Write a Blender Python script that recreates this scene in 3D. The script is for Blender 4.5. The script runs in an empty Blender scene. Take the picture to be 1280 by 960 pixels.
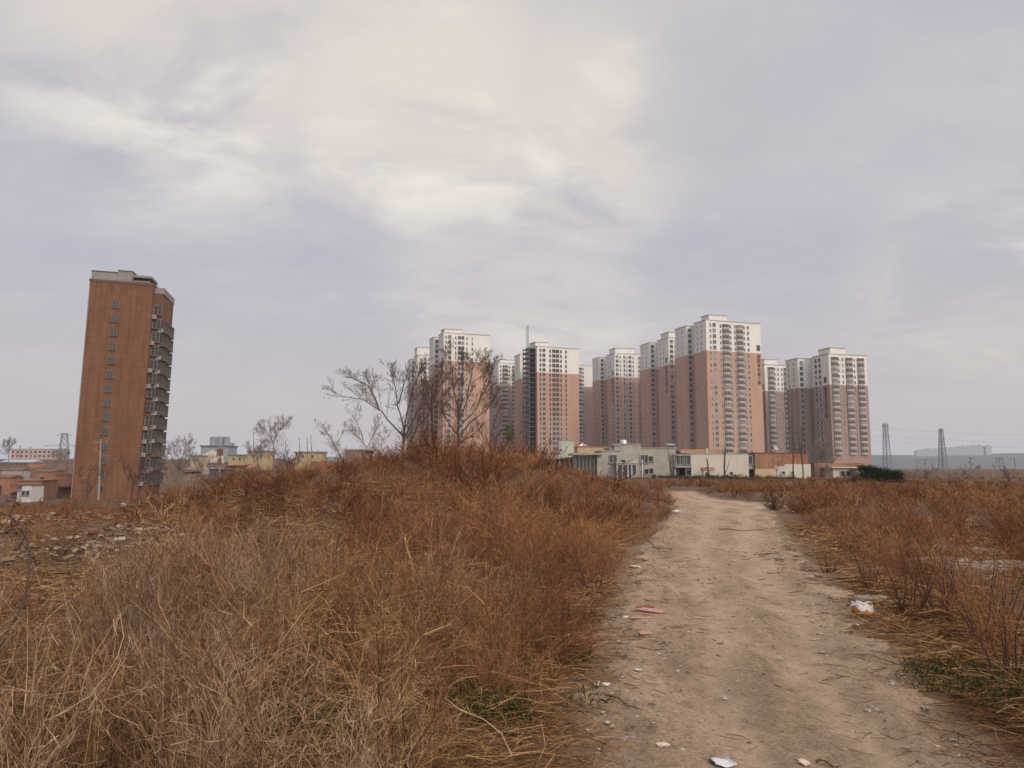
import bpy, math, random
import numpy as np
from mathutils import Vector
rad = math.radians
random.seed(7)
R = np.random.default_rng(11)

# ------------------------------------------------------------------ camera, sky, sun, exposure
sc = bpy.context.scene
COL = sc.collection
F = 967.0; HORIZON = 585.0; EYE = 1.6
PITCH = math.atan((HORIZON - 480.0) / F)
cam = bpy.data.cameras.new('camera')
cam.sensor_width = 36.0; cam.lens = F / 1280.0 * 36.0
cam.clip_start = 0.05; cam.clip_end = 20000
camo = bpy.data.objects.new('camera', cam); COL.objects.link(camo)
camo.location = (0, 0, EYE); camo.rotation_euler = (math.pi / 2 + PITCH, 0, 0)
sc.camera = camo

SUN_EL, SUN_AZ = rad(27), rad(143)        # azimuth from +Y towards +X: behind the camera, to the right
sun = bpy.data.lights.new('sun', 'SUN'); sun.energy = 1.5; sun.angle = rad(10); sun.color = (1.0, .86, .70)
suno = bpy.data.objects.new('sun', sun); COL.objects.link(suno)
sd = Vector((math.sin(SUN_AZ) * math.cos(SUN_EL), math.cos(SUN_AZ) * math.cos(SUN_EL), math.sin(SUN_EL)))
suno.rotation_euler = sd.to_track_quat('Z', 'Y').to_euler()
suno.location = (30, -40, 60)

world = bpy.data.worlds.new('World'); sc.world = world; world.use_nodes = True
def build_sky():
    nt = world.node_tree; nt.nodes.clear(); L = nt.links.new
    def N(t, **k):
        n = nt.nodes.new(t)
        for a, b in k.items(): setattr(n, a, b)
        return n
    def M(op, a, b=None, clamp=False):
        n = N('ShaderNodeMath', operation=op, use_clamp=clamp)
        for i, v in enumerate((a, b)):
            if v is None: continue
            if isinstance(v, (int, float)): n.inputs[i].default_value = v
            else: L(v, n.inputs[i])
        return n.outputs[0]
    def mixc(fac, a, b, typ='MIX'):
        n = N('ShaderNodeMix', data_type='RGBA', blend_type=typ)
        if isinstance(fac, (int, float)): n.inputs[0].default_value = fac
        else: L(fac, n.inputs[0])
        for i, v in ((6, a), (7, b)):
            if isinstance(v, tuple): n.inputs[i].default_value = (*v, 1)
            else: L(v, n.inputs[i])
        return n.outputs[2]
    def mr(v, a, b, c=0., d=1., smooth=True):
        n = N('ShaderNodeMapRange', interpolation_type='SMOOTHSTEP' if smooth else 'LINEAR')
        L(v, n.inputs[0]); n.inputs[1].default_value = a; n.inputs[2].default_value = b
        n.inputs[3].default_value = c; n.inputs[4].default_value = d
        return n.outputs[0]
    tc = N('ShaderNodeTexCoord'); sep = N('ShaderNodeSeparateXYZ'); L(tc.outputs['Generated'], sep.inputs[0])
    x, y, z = sep.outputs
    zz = M('ADD', M('MAXIMUM', z, 0.0), 0.26)
    cx, cy = M('DIVIDE', x, zz), M('DIVIDE', y, zz)
    comb = N('ShaderNodeCombineXYZ'); L(cx, comb.inputs[0]); L(cy, comb.inputs[1])
    mp = N('ShaderNodeMapping'); L(comb.outputs[0], mp.inputs[0])
    mp.inputs['Rotation'].default_value = (0, 0, rad(-24)); mp.inputs['Scale'].default_value = (1.0, 1.45, 1)
    mp.inputs['Location'].default_value = (3.1, 1.7, 0)
    def noise(scale, detail, rough, dist, off):
        m2 = N('ShaderNodeMapping'); L(mp.outputs[0], m2.inputs[0]); m2.inputs['Location'].default_value = off
        n = N('ShaderNodeTexNoise'); L(m2.outputs[0], n.inputs['Vector'])
        n.inputs['Scale'].default_value = scale; n.inputs['Detail'].default_value = detail
        n.inputs['Roughness'].default_value = rough; n.inputs['Distortion'].default_value = dist
        return n.outputs['Fac']
    big = noise(0.75, 5, .55, .5, (0, 0, 0))
    fine = noise(2.6, 8, .55, .4, (5, 2, 1))
    wisp = noise(1.9, 9, .60, .6, (9, 4, 3))
    def spot(d, a, b):                     # soft region of the sky round a direction
        v = Vector(d).normalized()
        dn = N('ShaderNodeVectorMath', operation='DOT_PRODUCT'); L(tc.outputs['Generated'], dn.inputs[0]); dn.inputs[1].default_value = v
        return mr(dn.outputs['Value'], a, b)
    base = mixc(mr(big, .36, .64), (.512, .510, .578), (.602, .588, .625))
    base = mixc(M('MULTIPLY', mr(fine, .44, .74), .34), base, (.690, .665, .662))
    base = mixc(M('MULTIPLY', mr(wisp, .56, .38), .24), base, (.465, .455, .515))
    mott = noise(7.5, 7, .62, .3, (2, 8, 5))
    base = mixc(M('MULTIPLY', mr(mott, .50, .72), .20), base, (.700, .680, .690))
    base = mixc(M('MULTIPLY', mr(mott, .50, .30), .16), base, (.470, .462, .520))
    # a bank of warmer cloud high on the left, its lower edge slanting down to the right
    nv = Vector((-.66, 1, .51)).cross(Vector((.124, 1, .335))).normalized()
    if nv.z < 0: nv = -nv
    dn = N('ShaderNodeVectorMath', operation='DOT_PRODUCT'); L(tc.outputs['Generated'], dn.inputs[0]); dn.inputs[1].default_value = nv
    edge = M('ADD', dn.outputs['Value'], M('MULTIPLY', M('SUBTRACT', big, .5), .14))
    bank = M('MULTIPLY', mr(edge, -.015, .075), spot((-.22, 1, .48), .86, .97))
    base = mixc(M('MULTIPLY', bank, .46), base, (.725, .665, .615))
    under = M('MULTIPLY', M('MULTIPLY', mr(edge, -.16, -.03), mr(edge, .01, -.03)), spot((-.35, 1, .40), .86, .97))
    base = mixc(M('MULTIPLY', under, .40), base, (.485, .482, .560))
    # thin warm breaks in the cloud deck, high in front, and lower to the right
    warm = M('MAXIMUM', spot((-.13, 1, .50), .975, .999), M('MULTIPLY', spot((-.45, 1, .58), .97, .998), .8))
    warm = M('MAXIMUM', warm, M('MULTIPLY', spot((.06, 1, .43), .980, .9995), .8))
    warm = M('MAXIMUM', warm, M('MULTIPLY', spot((-.02, 1, .24), .985, .9995), .55))
    warm = M('MAXIMUM', warm, M('MULTIPLY', spot((.62, 1, .21), .985, .9995), .7))
    warm = M('MAXIMUM', warm, M('MULTIPLY', spot((.06, 1, .19), .990, .9995), .7))
    base = mixc(M('MULTIPLY', warm, mr(wisp, .34, .60, .10, .85)), base, (.88, .785, .690))
    base = mixc(M('MULTIPLY', warm, mr(fine, .50, .68, 0., .85)), base, (1.0, .92, .81))
    # towards the ground the deck thins into a rosy grey
    base = mixc(mr(z, .30, .0, 0., .85), base, (.635, .558, .545))
    # an overcast sky is brighter overhead and around the veiled sun behind the camera
    up = mr(z, .52, .95, 1., 2.1)
    glow = M('ADD', 1.0, M('MULTIPLY', spot(sd, .25, 1.0), 1.5))
    mul = N('ShaderNodeVectorMath', operation='SCALE'); L(base, mul.inputs[0]); L(M('MULTIPLY', up, glow), mul.inputs['Scale'])
    sc10 = N('ShaderNodeVectorMath', operation='SCALE'); L(mul.outputs[0], sc10.inputs[0]); sc10.inputs['Scale'].default_value = 10.0
    sky = N('ShaderNodeTexSky', sky_type='NISHITA'); sky.sun_disc = False
    sky.sun_elevation = SUN_EL; sky.sun_rotation = SUN_AZ; sky.dust_density = 3.0
    out = mixc(.90, sky.outputs[0], sc10.outputs[0])
    bg = N('ShaderNodeBackground'); L(out, bg.inputs[0]); bg.inputs[1].default_value = 0.1
    wo = N('ShaderNodeOutputWorld'); L(bg.outputs[0], wo.inputs[0])
build_sky()
sc.view_settings.view_transform = 'Standard'; sc.view_settings.look = 'None'
sc.view_settings.exposure = 0.0; sc.view_settings.gamma = 1.0; sc.view_settings.use_curve_mapping = False
sc.cycles.max_bounces = 5; sc.cycles.diffuse_bounces = 2; sc.cycles.glossy_bounces = 2
sc.cycles.transmission_bounces = 2; sc.cycles.transparent_max_bounces = 6; sc.cycles.volume_bounces = 0
sc.cycles.use_adaptive_sampling = True; sc.cycles.adaptive_threshold = 0.02
HAZE_DENSITY = 0.00015

# ------------------------------------------------------------------ helpers
def at(px, py, d):
    """point of the place seen at photo pixel (px, py), d metres ahead"""
    a, b = (px - 640) / F, (480 - py) / F
    cp, sp = math.cos(PITCH), math.sin(PITCH)
    dy, dz = cp - b * sp, sp + b * cp
    t = d / dy
    return Vector((a * t, d, EYE + dz * t))

def tag(o, label=None, cat=None, group=None, kind=None):
    for k, v in (('label', label), ('category', cat), ('group', group), ('kind', kind)):
        if v: o[k] = v
    return o

def empty(name, loc, rz=0, label=None, cat=None, group=None):
    o = bpy.data.objects.new(name, None); COL.objects.link(o)
    o.location = loc; o.rotation_euler = (0, 0, rz); o.empty_display_size = .3
    return tag(o, label, cat, group)

def link(name, me, parent=None, loc=(0, 0, 0), rz=0):
    o = bpy.data.objects.new(name, me); COL.objects.link(o)
    o.parent = parent; o.location = loc
    if rz: o.rotation_euler = (0, 0, rz)
    return o

def mesh_np(name, V, P, mats, attrs=None, smooth=False, matidx=None):
    """V (n,3) vertices, P (m,k) polygons with k corners each"""
    me = bpy.data.meshes.new(name)
    V = np.ascontiguousarray(V, np.float32); P = np.ascontiguousarray(P, np.int32)
    m, k = P.shape
    me.vertices.add(len(V)); me.vertices.foreach_set('co', V.ravel())
    me.loops.add(m * k); me.loops.foreach_set('vertex_index', P.ravel())
    me.polygons.add(m)
    me.polygons.foreach_set('loop_start', np.arange(0, m * k, k, dtype=np.int32))
    me.polygons.foreach_set('loop_total', np.full(m, k, np.int32))
    me.polygons.foreach_set('use_smooth', np.full(m, smooth, bool))
    if matidx is not None: me.polygons.foreach_set('material_index', np.ascontiguousarray(matidx, np.int32))
    for nm, (dom, arr) in (attrs or {}).items():
        a = me.attributes.new(nm, 'FLOAT', dom); a.data.foreach_set('value', np.ascontiguousarray(arr, np.float32))
    for mm in (mats if isinstance(mats, (list, tuple)) else [mats]): me.materials.append(mm)
    me.update(calc_edges=True)
    return me

class MB:
    def __init__(s): s.v = []; s.f = []; s.mi = []
    def box(s, x0, x1, y0, y1, z0, z1, mi=0):
        n = len(s.v)
        s.v += [(x0, y0, z0), (x1, y0, z0), (x1, y1, z0), (x0, y1, z0), (x0, y0, z1), (x1, y0, z1), (x1, y1, z1), (x0, y1, z1)]
        for f in ((3, 2, 1, 0), (4, 5, 6, 7), (0, 1, 5, 4), (1, 2, 6, 5), (2, 3, 7, 6), (3, 0, 4, 7)):
            s.f.append(tuple(n + i for i in f)); s.mi.append(mi)
        return s
    def poly(s, pts, mi=0):
        n = len(s.v); s.v += [tuple(p) for p in pts]; s.f.append(tuple(range(n, n + len(pts)))); s.mi.append(mi); return s
    def prism(s, prof, x0, x1, mi=0):          # profile in (y, z), pushed along x
        n = len(s.v); k = len(prof)
        s.v += [(x0, y, z) for y, z in prof] + [(x1, y, z) for y, z in prof]
        s.f.append(tuple(n + i for i in range(k))); s.f.append(tuple(n + k + i for i in reversed(range(k)))); s.mi += [mi, mi]
        for i in range(k):
            j = (i + 1) % k; s.f.append((n + j, n + i, n + k + i, n + k + j)); s.mi.append(mi)
        return s
    def tube(s, pts, r, sides=6, mi=0):
        pts = [Vector(p) for p in pts]; rs = r if isinstance(r, (list, tuple)) else [r] * len(pts)
        n0 = len(s.v)
        for i, p in enumerate(pts):
            d = (pts[min(i + 1, len(pts) - 1)] - pts[max(i - 1, 0)]).normalized()
            a = d.orthogonal().normalized(); b = d.cross(a)
            for k in range(sides):
                t = 2 * math.pi * k / sides
                s.v.append(tuple(p + (a * math.cos(t) + b * math.sin(t)) * rs[i]))
        for i in range(len(pts) - 1):
            for k in range(sides):
                q = (k + 1) % sides; a0 = n0 + i * sides
                s.f.append((a0 + k, a0 + q, a0 + sides + q, a0 + sides + k)); s.mi.append(mi)
        s.f.append(tuple(n0 + k for k in reversed(range(sides)))); s.f.append(tuple(n0 + (len(pts) - 1) * sides + k for k in range(sides))); s.mi += [mi, mi]
        return s
    def lathe(s, prof, c=(0, 0, 0), sides=14, mi=0):   # profile (r, z)
        n0 = len(s.v)
        for r, z in prof:
            for k in range(sides):
                t = 2 * math.pi * k / sides; s.v.append((c[0] + r * math.cos(t), c[1] + r * math.sin(t), c[2] + z))
        for i in range(len(prof) - 1):
            for k in range(sides):
                q = (k + 1) % sides; a = n0 + i * sides
                s.f.append((a + k, a + q, a + sides + q, a + sides + k)); s.mi.append(mi)
        s.f.append(tuple(n0 + k for k in reversed(range(sides)))); s.f.append(tuple(n0 + (len(prof) - 1) * sides + k for k in range(sides))); s.mi += [mi, mi]
        return s
    def mesh(s, name, mats, smooth=False):
        me = bpy.data.meshes.new(name); me.from_pydata(s.v, [], s.f)
        for m in (mats if isinstance(mats, (list, tuple)) else [mats]): me.materials.append(m)
        me.polygons.foreach_set('material_index', s.mi)
        if smooth: me.polygons.foreach_set('use_smooth', [True] * len(s.f))
        me.update(); return me
    def build(s, name, mats, parent=None, loc=(0, 0, 0), rz=0, smooth=False):
        return link(name, s.mesh(name, mats, smooth), parent, loc, rz)

# ------------------------------------------------------------------ materials
MATS = {}
def mat(name, col, rough=.85, var=.18, scale=2.0, bump=0., spec=.2, detail=5, col2=None, metallic=0., stretch=None):
    if name in MATS: return MATS[name]
    m = bpy.data.materials.new(name); m.use_nodes = True; nt = m.node_tree; L = nt.links.new
    b = nt.nodes['Principled BSDF']; b.inputs['Roughness'].default_value = rough
    b.inputs['Specular IOR Level'].default_value = spec; b.inputs['Metallic'].default_value = metallic
    tc = nt.nodes.new('ShaderNodeTexCoord'); mp = nt.nodes.new('ShaderNodeMapping'); L(tc.outputs['Object'], mp.inputs[0])
    if stretch: mp.inputs['Scale'].default_value = stretch
    n = nt.nodes.new('ShaderNodeTexNoise'); L(mp.outputs[0], n.inputs['Vector'])
    n.inputs['Scale'].default_value = scale; n.inputs['Detail'].default_value = detail; n.inputs['Roughness'].default_value = .6
    cr = nt.nodes.new('ShaderNodeValToRGB'); L(n.outputs['Fac'], cr.inputs[0])
    c2 = col2 or tuple(min(1, c * (1 + var)) for c in col); c1 = tuple(c * (1 - var) for c in col)
    cr.color_ramp.elements[0].position = .3; cr.color_ramp.elements[0].color = (*c1, 1)
    cr.color_ramp.elements[1].position = .7; cr.color_ramp.elements[1].color = (*c2, 1)
    L(cr.outputs[0], b.inputs['Base Color'])
    if bump:
        bn = nt.nodes.new('ShaderNodeBump'); bn.inputs['Strength'].default_value = bump; bn.inputs['Distance'].default_value = .05
        L(n.outputs['Fac'], bn.inputs['Height']); L(bn.outputs[0], b.inputs['Normal'])
    MATS[name] = m; return m

def plant_mat(name, stops, rough=.9):
    """colour by the random value of each stem ('rnd'), shifted plant by plant ('tone')"""
    m = bpy.data.materials.new(name); m.use_nodes = True; nt = m.node_tree; L = nt.links.new
    nt.nodes.clear()
    o = nt.nodes.new('ShaderNodeOutputMaterial'); d = nt.nodes.new('ShaderNodeBsdfDiffuse'); t = nt.nodes.new('ShaderNodeBsdfTranslucent')
    a = nt.nodes.new('ShaderNodeAttribute'); a.attribute_name = 'rnd'
    a2 = nt.nodes.new('ShaderNodeAttribute'); a2.attribute_name = 'tone'
    cr = nt.nodes.new('ShaderNodeValToRGB'); L(a.outputs['Fac'], cr.inputs[0])
    el = cr.color_ramp.elements
    while len(el) < len(stops): el.new(.5)
    for e, (p, c) in zip(el, stops): e.position = p; e.color = (*c, 1)
    hsv = nt.nodes.new('ShaderNodeHueSaturation'); L(cr.outputs[0], hsv.inputs['Color'])
    def mr(lo, hi, sock):
        n = nt.nodes.new('ShaderNodeMapRange'); L(a2.outputs['Fac'], n.inputs[0]); n.inputs[3].default_value = lo; n.inputs[4].default_value = hi; L(n.outputs[0], sock)
    mr(.50, 1.32, hsv.inputs['Value']); mr(.488, .512, hsv.inputs['Hue'])
    L(hsv.outputs[0], d.inputs[0]); L(hsv.outputs[0], t.inputs[0])
    mx = nt.nodes.new('ShaderNodeMixShader'); mx.inputs[0].default_value = .18
    L(d.outputs[0], mx.inputs[1]); L(t.outputs[0], mx.inputs[2]); L(mx.outputs[0], o.inputs[0])
    return m

def brick_mat(name, c1, c2, mortar, w, h, gap=.03, rough=.85, axis='XZ', offset=.5):
    m = bpy.data.materials.new(name); m.use_nodes = True; nt = m.node_tree; L = nt.links.new
    b = nt.nodes['Principled BSDF']; b.inputs['Roughness'].default_value = rough; b.inputs['Specular IOR Level'].default_value = .25
    tc = nt.nodes.new('ShaderNodeTexCoord'); s = nt.nodes.new('ShaderNodeSeparateXYZ'); L(tc.outputs['Object'], s.inputs[0])
    ad = nt.nodes.new('ShaderNodeMath'); L(s.outputs[0], ad.inputs[0]); L(s.outputs[1], ad.inputs[1])
    c = nt.nodes.new('ShaderNodeCombineXYZ'); L(ad.outputs[0], c.inputs[0]); L(s.outputs[2], c.inputs[1])
    br = nt.nodes.new('ShaderNodeTexBrick'); L(c.outputs[0], br.inputs['Vector'])
    br.inputs['Color1'].default_value = (*c1, 1); br.inputs['Color2'].default_value = (*c2, 1); br.inputs['Mortar'].default_value = (*mortar, 1)
    br.inputs['Scale'].default_value = 1; br.inputs['Brick Width'].default_value = w; br.inputs['Row Height'].default_value = h
    br.inputs['Mortar Size'].default_value = gap; br.inputs['Mortar Smooth'].default_value = .3; br.offset = offset
    mp = nt.nodes.new('ShaderNodeMapping'); mp.inputs['Scale'].default_value = (1.6, 1.6, .22); L(tc.outputs['Object'], mp.inputs[0])
    n = nt.nodes.new('ShaderNodeTexNoise'); n.inputs['Scale'].default_value = .55; n.inputs['Detail'].default_value = 8; L(mp.outputs[0], n.inputs['Vector'])
    mr = nt.nodes.new('ShaderNodeMapRange'); L(n.outputs['Fac'], mr.inputs[0]); mr.inputs[1].default_value = .3; mr.inputs[2].default_value = .7; mr.inputs[3].default_value = .78; mr.inputs[4].default_value = 1.18
    mx = nt.nodes.new('ShaderNodeVectorMath'); mx.operation = 'SCALE'; L(br.outputs['Color'], mx.inputs[0]); L(mr.outputs[0], mx.inputs['Scale'])
    L(mx.outputs[0], b.inputs['Base Color'])
    return m

GLASS = mat('dark_glass', (.045, .050, .052), .12, .3, .6, spec=.5)
DIM = mat('dim_glass', (.032, .034, .034), .45, .3, .8, spec=.3)
HOLLOW = mat('unlit_room', (.05, .04, .035), .9, .2)  # near-black panels: the shade inside openings, put into the colour
FRAME = mat('window_frame', (.55, .54, .52), .5, .05)
PINK = mat('pink_render', (.425, .262, .186), .9, .09, .22, detail=8, stretch=(1, 1, .2))
MAUVE = mat('dull_pink_render', (.345, .228, .182), .9, .09, .22, detail=8, stretch=(1, 1, .2))
DRAB = mat('drab_render', (.30, .212, .165), .9, .09, .22, detail=8, stretch=(1, 1, .2))
CREAM = mat('cream_render', (.66, .635, .575), .9, .07, .22, detail=8, stretch=(1, 1, .25))
GREYTOP = mat('roof_edge', (.36, .34, .31), .9, .1)
CONC = mat('concrete', (.30, .28, .245), .92, .22, .9, bump=.3)
RAIL = mat('balcony_white', (.41, .335, .285), .7, .05)
SIGNRED = mat('sign_letter', (.115, .035, .028), .6, .1)
SIGNGREEN = mat('sign_panel', (.055, .105, .085), .6, .4, .8)
STEEL = mat('galvanised_steel', (.22, .23, .24), .55, .15, metallic=.4)
BARK = mat('bark', (.085, .062, .047), .95, .35, 6)
TWIG = mat('twig_bark', (.125, .083, .060), .95, .3, 6)
BARKGREY = mat('grey_bark', (.20, .165, .14), .95, .25, 6)

# ------------------------------------------------------------------ the lie of the land
PD = np.array([-4., 0., 2.5, 4.13, 5.24, 7.2, 8.84, 11.46, 14.7, 20.6, 28., 33., 36., 38., 41., 44., 48., 54.])
PL = np.array([.02, .12, .28, .50, .64, .98, 1.23, 1.78, 2.4, 3.9, 5.9, 7.0, 7.5, 7.9, 8.4, 8.9, 9.7, 11.0])
PR = np.array([2.0, 2.2, 2.35, 2.50, 2.64, 3.22, 3.80, 4.40, 5.2, 6.9, 9.2, 11.6, 11.8, 10.7, 10.6, 10.9, 11.4, 12.6])
def pathL(y): return np.interp(y, PD, PL)
def pathR(y): return np.interp(y, PD, PR)
def ss(a, b, x):
    t = np.clip((np.asarray(x, float) - a) / (b - a), 0, 1); return t * t * (3 - 2 * t)
def wob(x, y, s, p): return np.sin(x * s + p) * np.cos(y * s * .83 + p * 1.7) + .5 * np.sin(x * s * 2.1 + 1.3 * p + y * s) * np.cos(y * s * 1.9 - p)
def ground_z(x, y):
    x = np.asarray(x, float); y = np.asarray(y, float)
    offL = pathL(y) - x; offR = x - pathR(y)
    off = np.maximum(np.maximum(offL, offR), 0)
    off = np.where(y > 54, 6, off)
    sy = np.where(y < 30, 8.5, 6.5)
    m = 2.0 * np.exp(-.5 * ((x + 1.8) / 3.9) ** 2 - .5 * ((y - 30) / sy) ** 2)
    m += .28 * np.exp(-.5 * ((x - 3.0) / 2.6) ** 2 - .5 * ((y - 34) / 5) ** 2)
    m += .22 * np.exp(-.5 * ((x + 8) / 3) ** 2 - .5 * ((y - 24) / 4) ** 2)
    m += .42 * np.exp(-.5 * ((x + 9.8) / 2.6) ** 2 - .5 * ((y - 28) / 4) ** 2)
    m *= ss(.1, 4.0, offL)
    r = .16 * np.exp(-.5 * ((x - 21) / 6) ** 2 - .5 * ((y - 33) / 7) ** 2) + .20 * np.exp(-.5 * ((x - 13.5) / 3) ** 2 - .5 * ((y - 24) / 5) ** 2)
    r *= ss(.1, 3, offR)
    bumps = (.05 * wob(x, y, 1.1, 1) + .10 * wob(x, y, .42, 2.2) + .16 * wob(x, y, .13, .4)) * ss(.2, 2.0, off)
    ruts = -.025 * ss(.1, .8, off * 0 + np.minimum(-offL, -offR)) + .012 * wob(x, y, 2.3, .7)
    valley = -np.clip(.040 * (y - 17), 0, 5.0) * ss(-.345, -.455, x / np.maximum(y, 3)) * (1 - ss(180, 330, y))
    rise = 7.5 * ss(240, 560, y) * ss(-20, -170, x)
    return m + r + bumps + ruts + valley + rise
def gz(x, y): return float(ground_z(x, y))

def grow(a0, step, ratio, lim):
    out = [a0]
    while out[-1] < lim: out.append(out[-1] + step); step *= ratio
    return out
xs = np.array([-v for v in reversed(grow(18, .35, 1.07, 6500))][:-1] + list(np.arange(-18, 20.01, .3)) + grow(20, .35, 1.07, 6500)[1:])
ys = np.array([-v for v in reversed(grow(5, .5, 1.25, 400))][:-1] + list(np.arange(-5, 50.01, .3)) + grow(50, .4, 1.06, 7000)[1:])
gx, gy = np.meshgrid(xs, ys); gzz = ground_z(gx, gy)
gzz -= .05 * ((gx > pathL(gy) + .25) & (gx < pathR(gy) - .25) & (gy < 53))      # the path lies on top
nx, ny = len(xs), len(ys)
idx = np.arange(nx * ny).reshape(ny, nx)
quads = np.stack([idx[:-1, :-1], idx[:-1, 1:], idx[1:, 1:], idx[1:, :-1]], -1).reshape(-1, 4)
bare = .9 * np.exp(-np.maximum(np.maximum(pathL(gy) - gx, gx - pathR(gy)), 0) / .28) * (gy < 54)
def ground_mat():
    m = bpy.data.materials.new('dry_earth'); m.use_nodes = True; nt = m.node_tree; L = nt.links.new
    b = nt.nodes['Principled BSDF']; b.inputs['Roughness'].default_value = .95; b.inputs['Specular IOR Level'].default_value = .1
    tc = nt.nodes.new('ShaderNodeTexCoord')
    def nz(s, d=8, r=.65):
        n = nt.nodes.new('ShaderNodeTexNoise'); n.inputs['Scale'].default_value = s; n.inputs['Detail'].default_value = d; n.inputs['Roughness'].default_value = r
        L(tc.outputs['Object'], n.inputs['Vector']); return n.outputs['Fac']
    def ramp(f, *st):
        r = nt.nodes.new('ShaderNodeValToRGB'); L(f, r.inputs[0]); e = r.color_ramp.elements
        while len(e) < len(st): e.new(.5)
        for q, (p, c) in zip(e, st): q.position = p; q.color = (*c, 1)
        return r.outputs[0]
    def mix(f, a, c):
        n = nt.nodes.new('ShaderNodeMix'); n.data_type = 'RGBA'; L(f, n.inputs[0]); L(a, n.inputs[6]); L(c, n.inputs[7]); return n.outputs[2]
    f1 = nz(9); f2 = nz(.35, 5); f3 = nz(46, 4)
    soil = ramp(f1, (.3, (.050, .030, .018)), (.52, (.105, .064, .037)), (.7, (.20, .130, .078)))
    far = ramp(f2, (.35, (.085, .050, .030)), (.65, (.165, .105, .064)))
    fm = nt.nodes.new('ShaderNodeMath'); fm.operation = 'MULTIPLY'; L(f2, fm.inputs[0]); fm.inputs[1].default_value = .9
    c = mix(fm.outputs[0], soil, far)
    tan = ramp(f3, (.3, (.15, .100, .062)), (.6, (.30, .205, .125)))
    at_ = nt.nodes.new('ShaderNodeAttribute'); at_.attribute_name = 'bare'
    L(mix(at_.outputs['Fac'], c, tan), b.inputs['Base Color'])
    bn = nt.nodes.new('ShaderNodeBump'); bn.inputs['Strength'].default_value = .8; bn.inputs['Distance'].default_value = .04; L(f1, bn.inputs['Height']); L(bn.outputs[0], b.inputs['Normal'])
    return m
g = link('ground', mesh_np('ground', np.stack([gx, gy, gzz], -1).reshape(-1, 3), quads, ground_mat(), {'bare': ('POINT', bare.ravel())}, True))
tag(g, 'dry brown waste ground with a low overgrown mound', None, None, 'structure')

def path_mat():
    m = bpy.data.materials.new('beaten_earth'); m.use_nodes = True; nt = m.node_tree; L = nt.links.new
    b = nt.nodes['Principled BSDF']; b.inputs['Roughness'].default_value = .95; b.inputs['Specular IOR Level'].default_value = .12
    tc = nt.nodes.new('ShaderNodeTexCoord')
    def nz(s, d=8, r=.65, st=None, dist=0):
        v = tc.outputs['Object']
        if st:
            mp = nt.nodes.new('ShaderNodeMapping'); mp.inputs['Scale'].default_value = st; mp.inputs['Rotation'].default_value = (0, 0, rad(12)); L(v, mp.inputs[0]); v = mp.outputs[0]
        n = nt.nodes.new('ShaderNodeTexNoise'); n.inputs['Scale'].default_value = s; n.inputs['Detail'].default_value = d; n.inputs['Roughness'].default_value = r; n.inputs['Distortion'].default_value = dist
        L(v, n.inputs['Vector']); return n.outputs['Fac']
    def ramp(f, *st):
        r = nt.nodes.new('ShaderNodeValToRGB'); L(f, r.inputs[0]); e = r.color_ramp.elements
        while len(e) < len(st): e.new(.5)
        for q, (p, c) in zip(e, st): q.position = p; q.color = (*c, 1)
        return r.outputs[0]
    def mix(f, a, c, t='MIX'):
        n = nt.nodes.new('ShaderNodeMix'); n.data_type = 'RGBA'; n.blend_type = t
        if isinstance(f, float): n.inputs[0].default_value = f
        else: L(f, n.inputs[0])
        L(a, n.inputs[6]); L(c, n.inputs[7]); return n.outputs[2]
    broad = nz(.9, 6, .6, (2.2, .55, 1), .6); mid = nz(5.5, 9, .7, (1.4, .8, 1), .4); fine = nz(34, 8, .78); grit = nz(58, 3, .5)
    a = ramp(broad, (.30, (.245, .172, .112)), (.50, (.368, .262, .170)), (.70, (.480, .348, .232)))
    c = ramp(mid, (.30, (.50, .47, .43)), (.47, (.90, .89, .87)), (.75, (1.12, 1.1, 1.06)))
    e = ramp(fine, (.34, (.42, .39, .36)), (.50, (.98, .98, .98)), (.70, (1.28, 1.25, 1.2)))
    k = ramp(grit, (.63, (1, 1, 1)), (.70, (.45, .42, .40)))
    col = mix(1.0, mix(1.0, mix(1.0, a, c, 'MULTIPLY'), e, 'MULTIPLY'), k, 'MULTIPLY')
    wa = nt.nodes.new('ShaderNodeAttribute'); wa.attribute_name = 'wear'
    wm_ = nt.nodes.new('ShaderNodeMath'); wm_.operation = 'MULTIPLY'; L(wa.outputs['Fac'], wm_.inputs[0]); wm_.inputs[1].default_value = .65
    dust = ramp(mid, (.3, (.345, .246, .158)), (.6, (.485, .355, .236)))
    col = mix(wm_.outputs[0], col, mix(.45, dust, mix(1.0, dust, e, 'MULTIPLY')))
    L(col, b.inputs['Base Color'])
    ad = nt.nodes.new('ShaderNodeMath'); L(mid, ad.inputs[0]); L(fine, ad.inputs[1])
    bn = nt.nodes.new('ShaderNodeBump'); bn.inputs['Strength'].default_value = .9; bn.inputs['Distance'].default_value = .03; L(ad.outputs[0], bn.inputs['Height']); L(bn.outputs[0], b.inputs['Normal'])
    return m
rows = np.array(list(np.arange(-4, 14, .10)) + list(np.arange(14, 52.5, .25)))
cols = np.linspace(0, 1, 41)
jl = .16 * np.sin(rows * 3.1) * np.sin(rows * 1.27 + 1) + .10 * np.sin(rows * 7.3 + 2) + R.normal(0, .03, len(rows))
jr = .18 * np.sin(rows * 2.7 + 2) * np.sin(rows * 1.1) + .11 * np.sin(rows * 6.9 + 1) + R.normal(0, .03, len(rows))
le, re_ = pathL(rows) + jl - .05, pathR(rows) + jr + .05
pxx = le[:, None] + (re_ - le)[:, None] * cols[None, :]; pyy = np.repeat(rows[:, None], 41, 1)
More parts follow.
